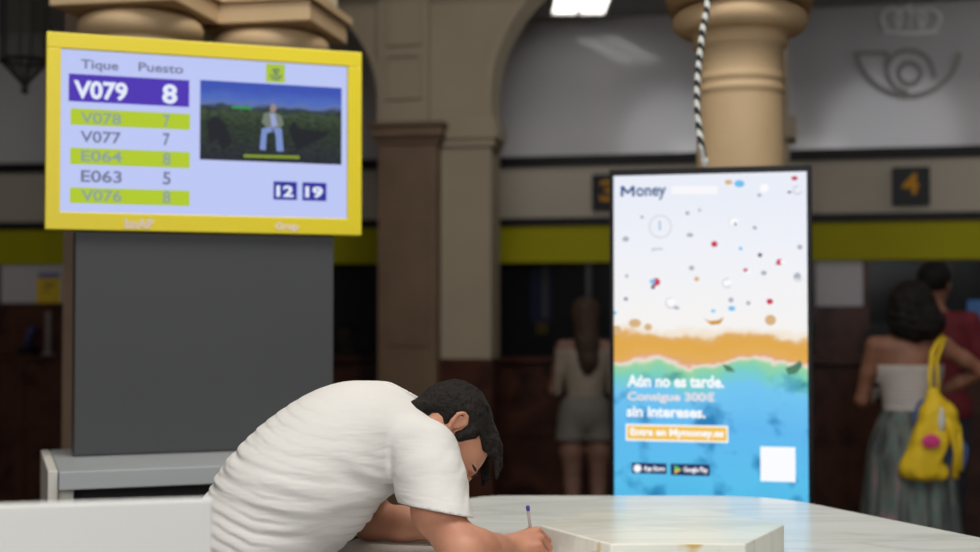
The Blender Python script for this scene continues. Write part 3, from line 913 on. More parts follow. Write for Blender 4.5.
ksc = uv_panel('screen', FK, sr, -.02, m_, ks, .012)
kd = -.0078
def krect(n, px, m, d=kd, e=.0008): return panel(n, FK, FK.rect(*px, d), d, d + e, m, ksc)
def ktext(n, s, px, m, bold=.02, d=kd + .001): return text_mesh(n, s, FK, FK.rect(*px, d), d, m, ksc, bold=bold, thick=.0005)
M_kw = emis('advert_white', rgb(250, 251, 255)); M_kn = emis('advert_navy', rgb(52, 84, 138)); M_kg = emis('advert_cream', rgb(228, 222, 224)); M_ko = emis('advert_amber', rgb(244, 196, 84))
M_kb = emis('badge_navy', rgb(30, 42, 92))
mbm = MB()
M_pts = [FK.uz(x, y, kd) for x, y in ((622.3, 196.3), (622.3, 186), (628, 193), (633.7, 186), (633.7, 196.3))]
for i in range(4):
    ribbon(mbm, FK, M_pts[i:i + 2], 2.7 * 4.77 / FPX, kd, kd + .0006 + .00004 * i)
mbm.build('headline_initial', M_kn, ksc)
ktext('headline', 'oney', (636.5, 187.5, 666.5, 199.5), M_kn, .022)
def karc(mb, c, r, a0, a1, w, n=24):
    pts = [FK.uz(c[0] + r * math.cos(t), c[1] + r * math.sin(t), kd) for t in np.linspace(a0, a1, n)]
    ribbon(mb, FK, pts, w * 4.77 / FPX, kd, kd + .0006)
mb = MB(); karc(mb, (660.5, 226.5), 11, 0, 2 * math.pi, .9); mb.build('circle_mark', emis('mark_grey', rgb(196, 196, 200)), ksc)
krect('circle_digit', (659, 221, 661, 230), emis('mark_blue', rgb(170, 190, 220)))
ktext('small_caption', 'gratis', (652, 247.5, 663, 251), emis('mark_grey2', rgb(160, 158, 165)), .01)
ktext('slogan', 'Aún no es tarde.', (627, 374.5, 723.5, 388), M_kw, .035)
ktext('slogan', 'Consigue 300€', (627, 391, 714.5, 404), M_kg, .035)
ktext('slogan', 'sin intereses.', (626.5, 406, 705, 418), M_kw, .035)
krect('button_border', (625.5, 423.5, 727.5, 442.5), M_kw)
krect('button', (627, 425.2, 726, 440.8), M_ko, kd + .0009)
ktext('button_text', 'Entra en Mymoney.es', (630, 427.5, 723, 439), M_kw, .04, kd + .0019)
krect('store_badge', (631.5, 462, 666, 473.5), M_kb); krect('store_badge', (670, 463, 709, 475.5), M_kb)
ktext('badge_text', 'App Store', (643, 465, 664, 472), M_kw, .03); ktext('badge_text', 'Google Play', (683, 466, 707, 473.5), M_kw, .03)
def kpoly(n, polys, m, d=kd + .001):
    mb = MB()
    for pl in polys:
        uz = [FK.uz(x, y, d) for x, y in pl]; k = len(uz)
        mb.add([FK.at(u, z, d) for u, z in uz] + [FK.at(u, z, d + .0005) for u, z in uz],
               [tuple(range(k)), tuple(range(k, 2 * k))] + [(i, (i + 1) % k, k + (i + 1) % k, k + i) for i in range(k)])
    return mb.build(n, m, ksc)
disc = lambda x, y, r, n=10, sy=1.0: [(x + r * math.cos(2 * math.pi * k / n), y + r * sy * math.sin(2 * math.pi * k / n)) for k in range(n)]
kpoly('badge_apple', [disc(637, 467.8, 4)], M_kw)
kpoly('badge_triangle', [[(674, 464.5), (674, 469), (681, 469)]], emis('tri_a', rgb(90, 200, 120)))
kpoly('badge_triangle', [[(674, 469), (674, 473.5), (681, 469)]], emis('tri_b', rgb(220, 190, 60)))
krect('white_card', (759.5, 446, 794.5, 481.5), M_kw)
# bathers and parasols on the sand
rng = random.Random(5)
cs = {'red': emis('dot_red', rgb(200, 50, 84)), 'blue': emis('dot_blue', rgb(110, 160, 214)), 'white': emis('dot_white', rgb(250, 250, 252)), 'grey': emis('dot_grey', rgb(170, 176, 190)), 'dark': emis('dot_dark', rgb(96, 84, 110)), 'tan': emis('dot_tan', rgb(214, 176, 128)), 'sky': emis('dot_sky', rgb(110, 190, 236))}
D = {'red': [(714.5, 244, 3), (656, 282, 3.6), (779.5, 262, 2.8), (746, 270, 2), (769.5, 301.5, 3), (795, 178, 3)],
     'sky': [(740, 183.5, 4.6), (652.5, 281.5, 2.6), (732, 308.5, 3.2), (741, 248.5, 1.6), (614, 313, 2.4), (713, 311, 2)],
     'tan': [(729, 182, 3.4), (697, 279, 2.2), (635, 323, 5.5), (770, 320, 5), (617, 330, 4), (648, 327, 3.5)],
     'white': [(765, 188, 4), (734, 222, 4), (727, 283, 4), (783, 262, 2.4), (749, 272, 2.2), (671, 302, 4)],
     'grey': [(688, 213, 2), (700, 210, 1.6), (642, 217, 1.7), (626, 239, 3), (690, 235, 3), (755, 228, 2), (800, 247, 2.4), (692, 268, 2.4), (764, 273, 2.6), (677, 308, 2.4), (627, 276, 1.6), (626, 299, 2), (748, 303, 2), (760, 195, 2), (731, 300, 2.4), (798, 276, 3)],
     'dark': [(760, 255, 2), (736, 224, 1.2), (755, 227, 1), (653, 287, 2), (626, 299, 1), (790, 192, 1.6), (777, 264, 1)]}
kpoly('caption_block', [[(672, 186), (718, 186), (718, 194), (672, 194)]], emis('pale_block', rgb(246, 246, 249)), kd + .0002)
for c_, pts in D.items():
    for x, y, r in pts:
        kpoly('beach_figure', [disc(x + rng.uniform(-.3, .3), y, r * 1.15, 9, rng.uniform(.6, 1))], cs[c_], kd + .0003 * (1 + list(D).index(c_)))
mb = MB()
for (x, y, r) in ((727, 283, 4.4), (765, 188, 4), (734, 222, 4.3), (798, 190, 4), (671, 303, 5), (798, 277, 4)):
    mb = MB(); karc(mb, (x, y), r, .3, 5, .8, 14); mb.build('parasol_ring', cs['grey'], ksc)
kpoly('rock', [[(703, 318), (709, 321), (718, 320), (724, 317), (720, 324), (711, 325)]], emis('rock_tan', rgb(206, 150, 62)))
M_weed = emis('weed', rgb(76, 126, 100))
kpoly('seaweed', [[(785, 368), (793, 365), (800, 360), (802, 366), (796, 373), (788, 375)]], M_weed)
kpoly('seaweed', [[(722, 364), (730, 366), (735, 372), (726, 371)]], M_weed)
# braided cable from above down to the kiosk
cy = 4.72
cp = [P(712, -200, cy), P(711, -60, cy), P(709, 0, cy), P(704.5, 25, cy), P(701, 52, cy), P(698.5, 80, cy), P(698, 105, cy), P(700, 130, cy), P(702.5, 147, cy), P(706, 164.5, 4.76)]
cp = [Vector((cp[0].x, cp[0].y, HALL))] + cp
path = smooth_path(cp[1:], 8)
m_, nt, b_ = new_mat('braided_cable')
wv = nt.nodes.new('ShaderNodeTexWave'); wv.bands_direction = 'DIAGONAL'; wv.inputs['Scale'].default_value = 13.0; wv.inputs['Distortion'].default_value = .8
tc = nt.nodes.new('ShaderNodeTexCoord'); nt.links.new(tc.outputs['Object'], wv.inputs[0])
rr = nt.nodes.new('ShaderNodeValToRGB'); rr.color_ramp.interpolation = 'LINEAR'; rr.color_ramp.elements[0].position = .42; rr.color_ramp.elements[0].color = rgb(40, 42, 40)
rr.color_ramp.elements[1].position = .55; rr.color_ramp.elements[1].color = rgb(214, 216, 210)
nt.links.new(wv.outputs['Fac'], rr.inputs[0]); nt.links.new(rr.outputs[0], b_.inputs['Base Color']); b_.inputs['Roughness'].default_value = .8
cb = empty('braided_cable', (path[-1].x, path[-1].y, path[-1].z), 'black and white braided cable hanging down to the top of the kiosk', 'cable')
MB().tube([cp[0]] + path[:-3], .0115, 10).build('braid', m_, cb, True)
MB().tube([path[-5], path[-3], path[-1]], [.0125, .0125, .012], 12).build('white_sleeve', mat('white_sleeve', rgb(225, 226, 222), .5), cb, True)
# ------------------------------------------------------------------ marble table with its raised slab
def rounded(pts, r, n=6):
    out = []
    k = len(pts)
    for i in range(k):
        p = Vector(pts[i]); a = Vector(pts[i - 1]); b = Vector(pts[(i + 1) % k])
        rr = r[i] if isinstance(r, (list, tuple)) else r
        p0 = p + (a - p).normalized() * rr; p1 = p + (b - p).normalized() * rr
        for j in range(n + 1):
            t = j / n
            q = p0 * (1 - t) ** 2 + p * 2 * t * (1 - t) + p1 * t * t
            out.append((q.x, q.y))
    return out
TZ = .95
tb = empty('marble_table', (.46, 3.24, 0), 'large six-sided white marble writing table the man leans on', 'table')
poly = rounded([(.02, 2.3), (.86, 2.3), (1.345, 3.24), (.88, 4.25), (-.05, 4.25), (-.41, 3.24)], [.12, .12, .12, .22, .12, .1])
bevel(MB().prism(poly, TZ - .05, TZ).build('tabletop', M_table, tb), .006, 3)
cx_, cy_ = .46, 3.24
inner = [(cx_ + (x - cx_) * .55, cy_ + (y - cy_) * .55) for x, y in poly]
MB().prism(inner, .1, TZ - .05).build('pedestal', M_table, tb)
foot = [(cx_ + (x - cx_) * .62, cy_ + (y - cy_) * .62) for x, y in poly]
MB().prism(foot, 0, .1).build('foot', M_dark_marble, tb)
sl = MB().prism(rounded([(.263, 2.985), (.558, 2.985), (.70, 3.25), (.562, 3.51), (.263, 3.51), (.118, 3.25)], .006, 3), TZ + .0005, TZ + .064).build('raised_marble_slab', M_slab)
bevel(tag(sl, 'six-sided cream marble slab raised on the middle of the table', 'slab'), .004)
# paper form under the writing hand
fr = Vector((.135, -.265)).normalized(); sd = Vector((-fr.y, fr.x))
pc = Vector((.168, 3.085))
pp = [pc, pc - fr * .17, pc - fr * .17 - sd * .2, pc - sd * .2]
pp = [pc + fr * .03, pc - fr * .12, pc - fr * .12 - sd * .2, pc + fr * .03 - sd * .2]
tag(MB().prism([(q.x, q.y) for q in pp], TZ + .0003, TZ + .0011).build('paper_form', mat('white_paper', rgb(238, 238, 236), .7, var=.01)), 'white paper form under the writing hand beside the slab', 'paper')
# pen
PT = Vector((.101, 3.165, TZ + .003)); PE = P(527.5, 505, 3.115)
pn = empty('ballpoint_pen', PT, 'clear ballpoint pen with purple cap end held upright in the fist', 'pen')
dv = (PE - PT).normalized()
M_clear = mat('clear_plastic', rgb(196, 192, 190), .25)
MB().tube([PT + dv * .014, PT + dv * .02, PE - dv * .012], [.0025, .0036, .0036], 8).build('barrel', M_clear, pn)
MB().tube([PT, PT + dv * .014], [.0006, .0025], 8).build('nib', mat('brass_nib', rgb(180, 150, 90), .3, 1.0), pn)
MB().tube([PE - dv * .012, PE - dv * .009, PE - dv * .001, PE], [.0042, .0046, .0046, .003], 10).build('end_cap', mat('purple_cap', rgb(74, 62, 150), .35), pn)

# ------------------------------------------------------------------ the man
def skin_mat(name, c, c2, bump=.15):
    m, nt, b = new_mat(name)
    tc = nt.nodes.new('ShaderNodeTexCoord'); n = nt.nodes.new('ShaderNodeTexNoise'); n.inputs['Scale'].default_value = 14; n.inputs['Detail'].default_value = 6
    nt.links.new(tc.outputs['Object'], n.inputs['Vector'])
    r = nt.nodes.new('ShaderNodeValToRGB'); r.color_ramp.elements[0].color = c2; r.color_ramp.elements[1].color = c
    r.color_ramp.elements[0].position = .35; r.color_ramp.elements[1].position = .6
    nt.links.new(n.outputs['Fac'], r.inputs[0]); nt.links.new(r.outputs[0], b.inputs['Base Color'])
    b.inputs['Roughness'].default_value = .6
    b.inputs['Subsurface Weight'].default_value = .12
    b.inputs['Subsurface Radius'].default_value = (.6, .25, .12); b.inputs['Subsurface Scale'].default_value = .02
    n2 = nt.nodes.new('ShaderNodeTexNoise'); n2.inputs['Scale'].default_value = 160; nt.links.new(tc.outputs['Object'], n2.inputs['Vector'])
    bp = nt.nodes.new('ShaderNodeBump'); bp.inputs['Strength'].default_value = bump; bp.inputs['Distance'].default_value = .002
    nt.links.new(n2.outputs['Fac'], bp.inputs['Height']); nt.links.new(bp.outputs[0], b.inputs['Normal'])
    return m
M_skin = skin_mat('tanned_skin', rgb(196, 140, 112), rgb(180, 122, 96))
M_shirt = mat('white_cotton', rgb(216, 213, 208), .85, var=.015, scale=5, bump=.12, bscale=500, spec=.2)
_nt = M_shirt.node_tree; _b = _nt.nodes['Principled BSDF']
_tc = _nt.nodes.new('ShaderNodeTexCoord'); _mp = _nt.nodes.new('ShaderNodeMapping'); _mp.inputs['Scale'].default_value = (.5, .5, 1.7); _mp.inputs['Rotation'].default_value = (0, .2, .3)
_n = _nt.nodes.new('ShaderNodeTexNoise'); _n.inputs['Scale'].default_value = 17; _n.inputs['Detail'].default_value = 2.5; _n.inputs['Distortion'].default_value = .25
_bp = _nt.nodes.new('ShaderNodeBump'); _bp.inputs['Strength'].default_value = .45; _bp.inputs['Distance'].default_value = .012
_nt.links.new(_tc.outputs['Object'], _mp.inputs[0]); _nt.links.new(_mp.outputs[0], _n.inputs['Vector']); _nt.links.new(_n.outputs['Fac'], _bp.inputs['Height'])
_prev = _b.inputs['Normal'].links[0].from_socket; _nt.links.new(_prev, _bp.inputs['Normal']); _nt.links.new(_bp.outputs[0], _b.inputs['Normal'])
M_short = mat('black_shorts', rgb(34, 35, 40), .8)
def hair_mat(name, c, sc=90):
    m, nt, b = new_mat(name)
    tc = nt.nodes.new('ShaderNodeTexCoord'); n = nt.nodes.new('ShaderNodeTexNoise'); n.inputs['Scale'].default_value = sc; n.inputs['Detail'].default_value = 8; n.inputs['Distortion'].default_value = 1.0
    nt.links.new(tc.outputs['Object'], n.inputs['Vector'])
    r = nt.nodes.new('ShaderNodeValToRGB'); r.color_ramp.elements[0].color = tuple(x * .45 for x in c[:3]) + (1,); r.color_ramp.elements[1].color = tuple(min(1, x * 1.9) for x in c[:3]) + (1,)
    r.color_ramp.elements[0].position = .35; r.color_ramp.elements[1].position = .7
    nt.links.new(n.outputs['Fac'], r.inputs[0]); nt.links.new(r.outputs[0], b.inputs['Base Color'])
    b.inputs['Roughness'].default_value = .7; b.inputs['Specular IOR Level'].default_value = .18
    bp = nt.nodes.new('ShaderNodeBump'); bp.inputs['Strength'].default_value = .9; bp.inputs['Distance'].default_value = .006
    nt.links.new(n.outputs['Fac'], bp.inputs['Height']); nt.links.new(bp.outputs[0], b.inputs['Normal'])
    return m
M_hair = hair_mat('dark_brown_hair', rgb(25, 20, 17))

tv = nrm((.58, .40, .707)); rv = nrm((.57, -.82, 0)); rv = nrm(rv - tv * (rv @ tv)); nv = np.cross(rv, tv); nv = nv / np.linalg.norm(nv)
if nv[2] < 0: nv = -nv       # out of the back
NB = np.array((-.240, 3.25, 1.262))                    # neck base
SH_R = np.array((-.140, 3.085, 1.196)); SH_L = np.array((-.335, 3.40, 1.20))
EL_R = np.array((-.058, 2.885, 1.006)); WR_R = np.array((.043, 3.055, .996))
EL_L = np.array((-.30, 3.42, 1.000)); WR_L = np.array((-.075, 3.345, .984))
PEL = np.array((-.560, 3.035, .93))
MID = np.array((-.460, 3.10, 1.12)); CH = np.array((-.350, 3.19, 1.208))
def frame3(r, n, t): return np.array([r, n, t])
def axes(t):
    t = nrm(t); r = nrm(rv - t * (rv @ t)); n = np.cross(r, t)
    if n @ nv < 0: n = -n
    return np.array([r, n, t])
A_lo = axes(MID - PEL); A_mi = axes(CH - MID); A_hi = axes(NB - CH)
Hr = nrm((.30, -.88, .35)); Hp = np.array((.35, -.239, -.90)); Hp = nrm(Hp - Hr * (Hp @ Hr)); Hu = np.cross(Hr, Hp)
HA = np.array([Hr, Hp, Hu])                # rows: right, forward, up of the head
EAR = np.array(P(455, 423, 3.13))
HC = EAR - Hr * .080 - Hu * .008 + Hp * .006
FS = 1.15
def H(r, f, u): return HC + Hr * r + Hp * (f * FS if f > 0 else f) + Hu * u
def hq(p):
    q = (p - HC.astype(np.float32)) @ HA.T.astype(np.float32)
    q[:, 1] = np.where(q[:, 1] > 0, q[:, 1] / FS, q[:, 1])
    return q

def man_head(p):
    q = hq(p)
    d = ell(q, (0, -.022, .040), (.076, .098, .082))
    d = smin(d, ell(q, (0, .035, -.005), (.066, .064, .085)), .03)
    d = smin(d, ell(q, (0, .040, -.06), (.052, .05, .06)), .03)
    d = smin(d, cone(q, (0, .075, -.095), (0, .055, -.06), .018, .04), .03)
    # brow, cheek, nose
    d = smin(d, cone(q, (-.035, .088, .028), (.035, .088, .028), .010, .010), .012)
    for s in (-1, 1):
        d = smax(d, -ell(q, (s * .032, .108, .004), (.019, .020, .014)), .012)
        d = smin(d, ell(q, (s * .031, .082, .003), (.0135, .0125, .0125)), .003)
        d = smin(d, ell(q, (s * .040, .072, -.028), (.02, .018, .018)), .02)
    d = smin(d, chain(q, [(0, .096, .018), (0, .112, -.018), (0, .117, -.030)], [.007, .010, .012], .008), .010)
    for s in (-1, 1): d = smin(d, ell(q, (s * .012, .106, -.033), (.009, .010, .008)), .006)
    d = smin(d, ell(q, (0, .094, -.058), (.022, .012, .006)), .006)
    d = smin(d, ell(q, (0, .092, -.068), (.019, .012, .007)), .005)
    return d
def man_ears(p):
    q = (p - HC.astype(np.float32)) @ HA.T.astype(np.float32)
    d = None
    q = (q - np.array((0, -.004, .010), np.float32)) * np.array((1, 1.18, 1.18), np.float32)
    for s in (-1, 1):
        pts = [(s * .073, .012, -.016), (s * .079, .004, -.022), (s * .084, -.010, -.008), (s * .090, -.022, .010), (s * .090, -.020, .028), (s * .084, -.006, .036), (s * .078, .008, .028), (s * .074, .012, .012)]
        e = chain(q, pts, [.006, .0075, .006, .0052, .0052, .0052, .005, .004], .003)
        e = smin(e, ell(q, (s * .078, -.004, .008), (.007, .016, .024)), .005)
        e = smin(e, ell(q, (s * .078, .010, .004), (.005, .005, .008)), .004)
        d = e if d is None else np.minimum(d, e)
    return d * .85
# hand joints of the right hand around the pen
KN = [np.array(x) for x in ((.105, 3.135, 1.016), (.1175, 3.115, 1.020), (.124, 3.092, 1.008), (.120, 3.068, .994))]
PI = [np.array(x) for x in ((.128, 3.165, 1.000), (.142, 3.138, .996), (.1445, 3.108, .984), (.136, 3.078, .975))]
DI = [np.array(x) for x in ((.128, 3.175, .980), (.140, 3.150, .972), (.141, 3.118, .967), (.130, 3.086, .963))]
TI = [np.array(x) for x in ((.120, 3.172, .964), (.126, 3.155, .961), (.126, 3.124, .960), (.115, 3.092, .960))]
for _l in (KN, PI, DI, TI):
    for _v in _l: _v[0] -= .011
FR_ = [.0092, .0096, .0092, .0082]
def man_arm_hands(p):
    d = chain(p, [SH_R, SLV * .75 + (SH_R * .43 + EL_R * .57) * .25, EL_R], [.052, .050, .043], .035)
    d = smin(d, chain(p, [EL_R + (.004, 0, .002), EL_R * .68 + WR_R * .32 + (.0, -.002, .006), EL_R * .35 + WR_R * .65, WR_R], [.042, .043, .032, .0255], .02), .03)
    h = None
    for i in range(4):
        w = WR_R + np.array((.004, .006, .006)) * (1 - i) * .8 + np.array((0, .0, .004))
        e = cone(p, w, KN[i], .016, .0115)
        h = e if h is None else smin(h, e, .012)
    h = smin(h, ell(p, (WR_R + KN[1] + KN[2]) / 2 * [2 / 3] * 3 + np.array((0, 0, -.008)), (.035, .04, .018)), .015)
    h = smin(h, cone(p, WR_R + (.005, .012, -.004), (.085, 3.115, .985), .017, .014), .012)
    for i in range(4):
        e = chain(p, [KN[i], PI[i], DI[i], TI[i]], [FR_[i] + .0015, FR_[i], FR_[i] - .001, FR_[i] - .0022], .002)
        h = smin(h, e, .0035)
    e = chain(p, [(.058, 3.095, .995), (.074, 3.145, 1.000), (.090, 3.172, .985), (.101, 3.180, .970)], [.015, .012, .0095, .008], .004)
    h = smin(h, e, .006)
    d = smin(d, h, .012)
    # left arm, its hand flat on the table
    e = chain(p, [SH_L, EL_L], [.056, .044], .03)
    e = smin(e, chain(p, [EL_L, EL_L * .65 + WR_L * .35, WR_L], [.043, .041, .026], .02), .03)
    W = WR_L; up = np.array((0, 0, 1.)); fw = nrm((.86, -.5, -.06)); sdv = nrm(np.cross(fw, up))
    hand = None
    for i in range(4):
        o = (1.5 - i) * .019
        k = W + fw * (.072 - abs(1.3 - i) * .004) + sdv * o + up * -.006
        c = cone(p, W + sdv * o * .5, k, .015, .0105)
        l = (.042, .047, .043, .034)[i]
        k2 = k + fw * l * .9 + up * .001 + sdv * o * .15
        k3 = k2 + fw * l * .8 - up * .010
        c = smin(c, chain(p, [k, k2, k3], [.0105, .0088, .0072], .002), .004)
        hand = c if hand is None else smin(hand, c, .004)
    k = W - sdv * .0 + fw * .02
    hand = smin(hand, chain(p, [W + fw * .01 + sdv * .012, W + fw * .045 + sdv * .046, W + fw * .075 + sdv * .056 - up * .008], [.014, .0105, .008], .004), .006)
    e = smin(e, hand, .01)
    d = np.minimum(d, e)
    return d
HIPR = PEL + rv * .09; HIPL = PEL - rv * .09
KNR, KNL = np.array((-.50, 2.90, .50)), np.array((-.63, 3.13, .50))
ANR, ANL = np.array((-.60, 2.86, .085)), np.array((-.76, 3.10, .085))
fdir = nrm((.82, .57, 0))
def man_legs(p):
    d = None
    for a, b, c in ((HIPR, KNR, ANR), (HIPL, KNL, ANL)):
        e = chain(p, [a, a * .5 + b * .5, b, b * .65 + c * .35, c], [.085, .078, .056, .055, .036], .03)
        f = c + fdir * .15 - (0, 0, .045)
        e = smin(e, chain(p, [c - fdir * .03 - (0, 0, .045), c + fdir * .06 - (0, 0, .035), f], [.036, .038, .028], .02), .02)
        d = e if d is None else smin(d, e, .02)
    return d
def man_torso(p, g=0.0):
    d = ell(p, (PEL + MID) / 2 - nv * .01, (.158 + g, .118 + g, .20 + g), A_lo)
    d = smin(d, ell(p, PEL, (.168 + g, .125 + g, .13 + g), A_lo), .06)
    d = smin(d, ell(p, MID, (.165 + g, .125 + g, .18 + g), A_mi), .07)
    d = smin(d, ell(p, CH, (.180 + g, .132 + g, .19 + g), A_hi), .07)
    d = smin(d, cone(p, SH_R, NB, .058 + g, .052 + g), .06)
    d = smin(d, cone(p, SH_L, NB, .058 + g, .052 + g), .06)
    return d
def man_body(p):
    d = man_torso(p, -.015)
    d = smin(d, chain(p, [NB - tv * .02, NB + (H(0, -.03, -.03) - NB) * .6, H(0, -.025, -.01)], [.062, .056, .058], .03), .03)
    d = smin(d, man_head(p), .02)
    d = np.minimum(d, man_ears(p) + 0.0) if False else smin(d, man_ears(p), .003)
    d = smin(d, man_arm_hands(p), .02)
    d = smin(d, man_legs(p), .03)
    return d
# shirt
HEM = P(434, 509, 2.99); HEM = np.array(HEM)
sdir = nrm(EL_R - SH_R)
hemn = nrm((-.18, -.12, -.95))
SLV = HEM
sdl = nrm(EL_L - SH_L); HEML = SH_L * .42 + EL_L * .58
def ridge(x):          # rounded crests with sharp valleys
    s = np.sin(x); return 1 - 2 * np.abs(np.sin(x * .5)) ** .8 if False else (s + .35 * np.sin(2 * x + .6))
def folds(p):
    a = (p - PEL) @ tv; b = (p - PEL) @ rv
    w = wob(p, 6.0, 3); z = p[:, 2]
    m = np.clip((.33 - a) / .20, 0, 1)
    m = m * np.clip(.45 + 1.0 * wob(p, 9.0, 8), 0, 1.3)
    s = z + .22 * p[:, 0]
    d = .0026 * m * ridge(s * 2 * np.pi / .042 + 4.5 * w + 2.0 * wob(p, 15, 4))
    m2 = np.clip((.46 - a) / .2, 0, 1) * np.clip(.35 + .8 * wob(p, 10.0, 18), 0, 1.2)
    d += .0022 * m2 * ridge(s * 2 * np.pi / .024 + b * 6 + 3.2 * wob(p, 9, 11) + 2 * wob(p, 20, 12))
    ap = P(398, 497, 3.02); r = p - np.array(ap, dtype=np.float32)
    dist = np.linalg.norm(r, axis=1)
    ang = np.arctan2(r[:, 2], -r[:, 0] + .3 * r[:, 1])
    m3 = np.exp(-((dist - .10) / .07) ** 2) * np.clip(1 - (p[:, 0] + .17) / .05, 0, 1)
    d += .0032 * m3 * ridge(ang * 8 + 1.5 * w + 1.0)
    d += .0030 * wob(p, 8.0, 21) + .0010 * wob(p, 22, 5)
    return d.astype(np.float32)
def sleeve(p, e=0.0):
    c2 = SLV + np.array(sdir) * .06
    return chain(p, [SH_R + np.array((-.01, .01, .004)), SH_R * .5 + SLV * .5, c2], [.074 - e, .075 - e, .075 - e], .03)
def sleeve_l(p, e=0.0):
    return cone(p, SH_L, HEML + sdl * .06, .074 - e, .072 - e)
def shirt(p):
    t = man_torso(p, .006)
    t = smin(t, ell(p, MID - nv * .055 + tv * .03 + rv * .02, (.155, .115, .20), A_mi), .06)
    t = smin(t, ell(p, PEL + tv * .04, (.180, .150, .14), A_lo), .05)
    t = t - folds(p)
    ph = (p - SLV) @ hemn; pl = (p - HEML) @ sdl
    al = (p - SH_R) @ sdir
    wv_ = .0022 * ridge(((p - SH_R) @ nrm((.4, .4, -.8))) * 2 * np.pi / .042 + 2.2 * wob(p, 9, 31) + ((p - SH_R) @ rv) * 22) * np.clip((al - .03) / .05, 0, 1) * np.clip((-ph) / .03, .25, 1)
    wv_ = wv_ * np.clip(.6 + .7 * wob(p, 14, 44), 0, 1.2)
    so = sleeve(p) - wv_
    # turned hem: a slight step above the edge
    so = so - .0012 * (ph > -.022)
    s1 = np.maximum(np.maximum(so, ph), -np.maximum(sleeve(p, .011), -(ph + .035)))
    s2 = np.maximum(np.maximum(sleeve_l(p), pl), -np.maximum(sleeve_l(p, .009), -(pl + .035)))
    k1 = .028 * np.clip((-ph - .012) / .05, 0.02, 1)
    k2 = .028 * np.clip((-pl - .012) / .05, 0.02, 1)
    d = smin(t, s1, k1); d = smin(d, s2, k2)
    d = smax(d, -cone(p, NB + tv * .012, NB + tv * .15, .060, .075), .004)
    ah = (p - (PEL - tv * .10)) @ tv
    d = np.maximum(d, -ah)
    d = np.maximum(d, -np.maximum(man_torso(p, -.004), ah - .06))
    return d
M_ = []
man = empty('person', (-.62, 2.98, 0), 'dark-haired man in white T-shirt bent over the table, writing', 'person')
# the skin is one surface; fine grid at the head and hands by building at 4 mm
bd = body('body', man_body, (-.86, 2.66, .0), (.19, 3.62, 1.46), .0062, M_skin, man) if False else None
def man_shell():
    return sdf_mesh(man_body, (-.92, 2.72, 0.0), (.175, 3.60, 1.44), .0056)
vs_, fs_ = man_shell()
mesh('body', vs_, fs_, M_skin, man, True)
body('shirt', shirt, (-.84, 2.80, .78), (.06, 3.58, 1.41), .0042, M_shirt, man)
# collar band
def collar(p):
    A = axes(tv + .25 * nv)
    q = (p - (NB + tv * .052 + nv * .016)) @ A.T
    rr = np.sqrt((q[:, 0] / 1.12) ** 2 + q[:, 1] ** 2)
    d = np.maximum(np.abs(rr - .067) - .0035, np.abs(q[:, 2] + .1 * q[:, 0] * 0) - .011) - .0015
    return d
body('collar', collar, NB - .11, NB + .12, .0035, M_shirt, man)
# hair
def hair(p):
    q = hq(p)
    r, f, u = q[:, 0], q[:, 1], q[:, 2]
    w = wob(q, 60, 2) * .0035 + wob(q, 130, 6) * .0018
    d = ell(q, (0, -.022, .044), (.083, .105, .088)) - w
    d = smin(d, ell(q, (0, .055, .088), (.060, .044, .030)) - w * 1.5, .03)      # fringe mass
    # fringe locks falling forward
    for i in range(9):
        x = -.048 + i * .012
        d = smin(d, chain(q, [(x, .06, .095), (x * 1.02, .098 + .006 * math.sin(i * 2.1), .085), (x * 1.05 + .004 * math.sin(i), .116 + .007 * math.sin(i * 3.3), .066)], [.016, .010, .003], .008), .008)
    d = smin(d, ell(q, (0, -.068, -.03), (.060, .036, .062)) - w, .03)   # nape
    # carve out the face and around the ears
    face = np.maximum(np.maximum(-(f - .018 - .25 * np.clip(.05 - u, 0, 1)), u - .052 - .12 * np.clip(f, 0, 1)), 0 * u - 1)
    d = smax(d, -np.maximum(-(f - .030), u - (.060 + .05 * (np.abs(r) < .05))), .004)
    # side hairline: nothing below the ear level in front of the nape
    d = smax(d, -np.maximum(-(f + .012), u - .002 + .0 * f), .004)
    for s in (-1, 1):
        d = smax(d, -ell(q, (s * .088, -.004, .010), (.022, .023, .032)), .004)
    d = smax(d, -(u + .088), .01)
    # sideburns
    for s in (-1, 1):
        d = smin(d, chain(q, [(s * .072, .022, .045), (s * .071, .022, .012), (s * .069, .022, -.006)], [.013, .010, .005], .004), .005)
    return d
body('hair', hair, HC - .17, HC + .17, .0036, M_hair, man)
M_brow = mat('brow_hair', rgb(38, 28, 24), .8)
mb = MB()
for s in (-1, 1):
    mb.tube([H(s * .014, .098, .026), H(s * .028, .0985, .031), H(s * .044, .090, .029), H(s * .052, .081, .024)], [.0035, .0042, .0036, .0018], 8)
mb.build('eyebrows', M_brow, man, True)
mb = MB()
for s in (-1, 1):
    mb.tube([H(s * .018, .0935, .000), H(s * .027, .0985, -.0045), H(s * .038, .0955, -.0045), H(s * .046, .086, .000)], [.0012, .002, .0022, .0012], 8)
mb.build('eyelashes', M_brow, man, True)
mb = MB()
mb.tube([H(-.022, .098, -.062), H(-.010, .104, -.0625), H(0, .1055, -.063), H(.010, .104, -.0625), H(.022, .098, -.062)], [.002, .0035, .004, .0035, .002], 8)
mb.build('lips', mat('lip_skin', rgb(170, 100, 92), .5), man, True)
def shorts(p):
    d = ell(p, PEL, (.185, .14, .12), A_lo)
    for a, b in ((HIPR, KNR), (HIPL, KNL)):
        d = smin(d, cone(p, a, a * .15 + b * .85, .102, .092), .03)
    d = np.maximum(d, -(p[:, 2] - .53)); d = np.maximum(d, (p - (PEL + tv * .06)) @ tv)
    return d - .002 * wob(p, 20, 9)
body('shorts', shorts, (-.9, 2.72, .45), (-.30, 3.35, 1.12), .010, M_short, man)
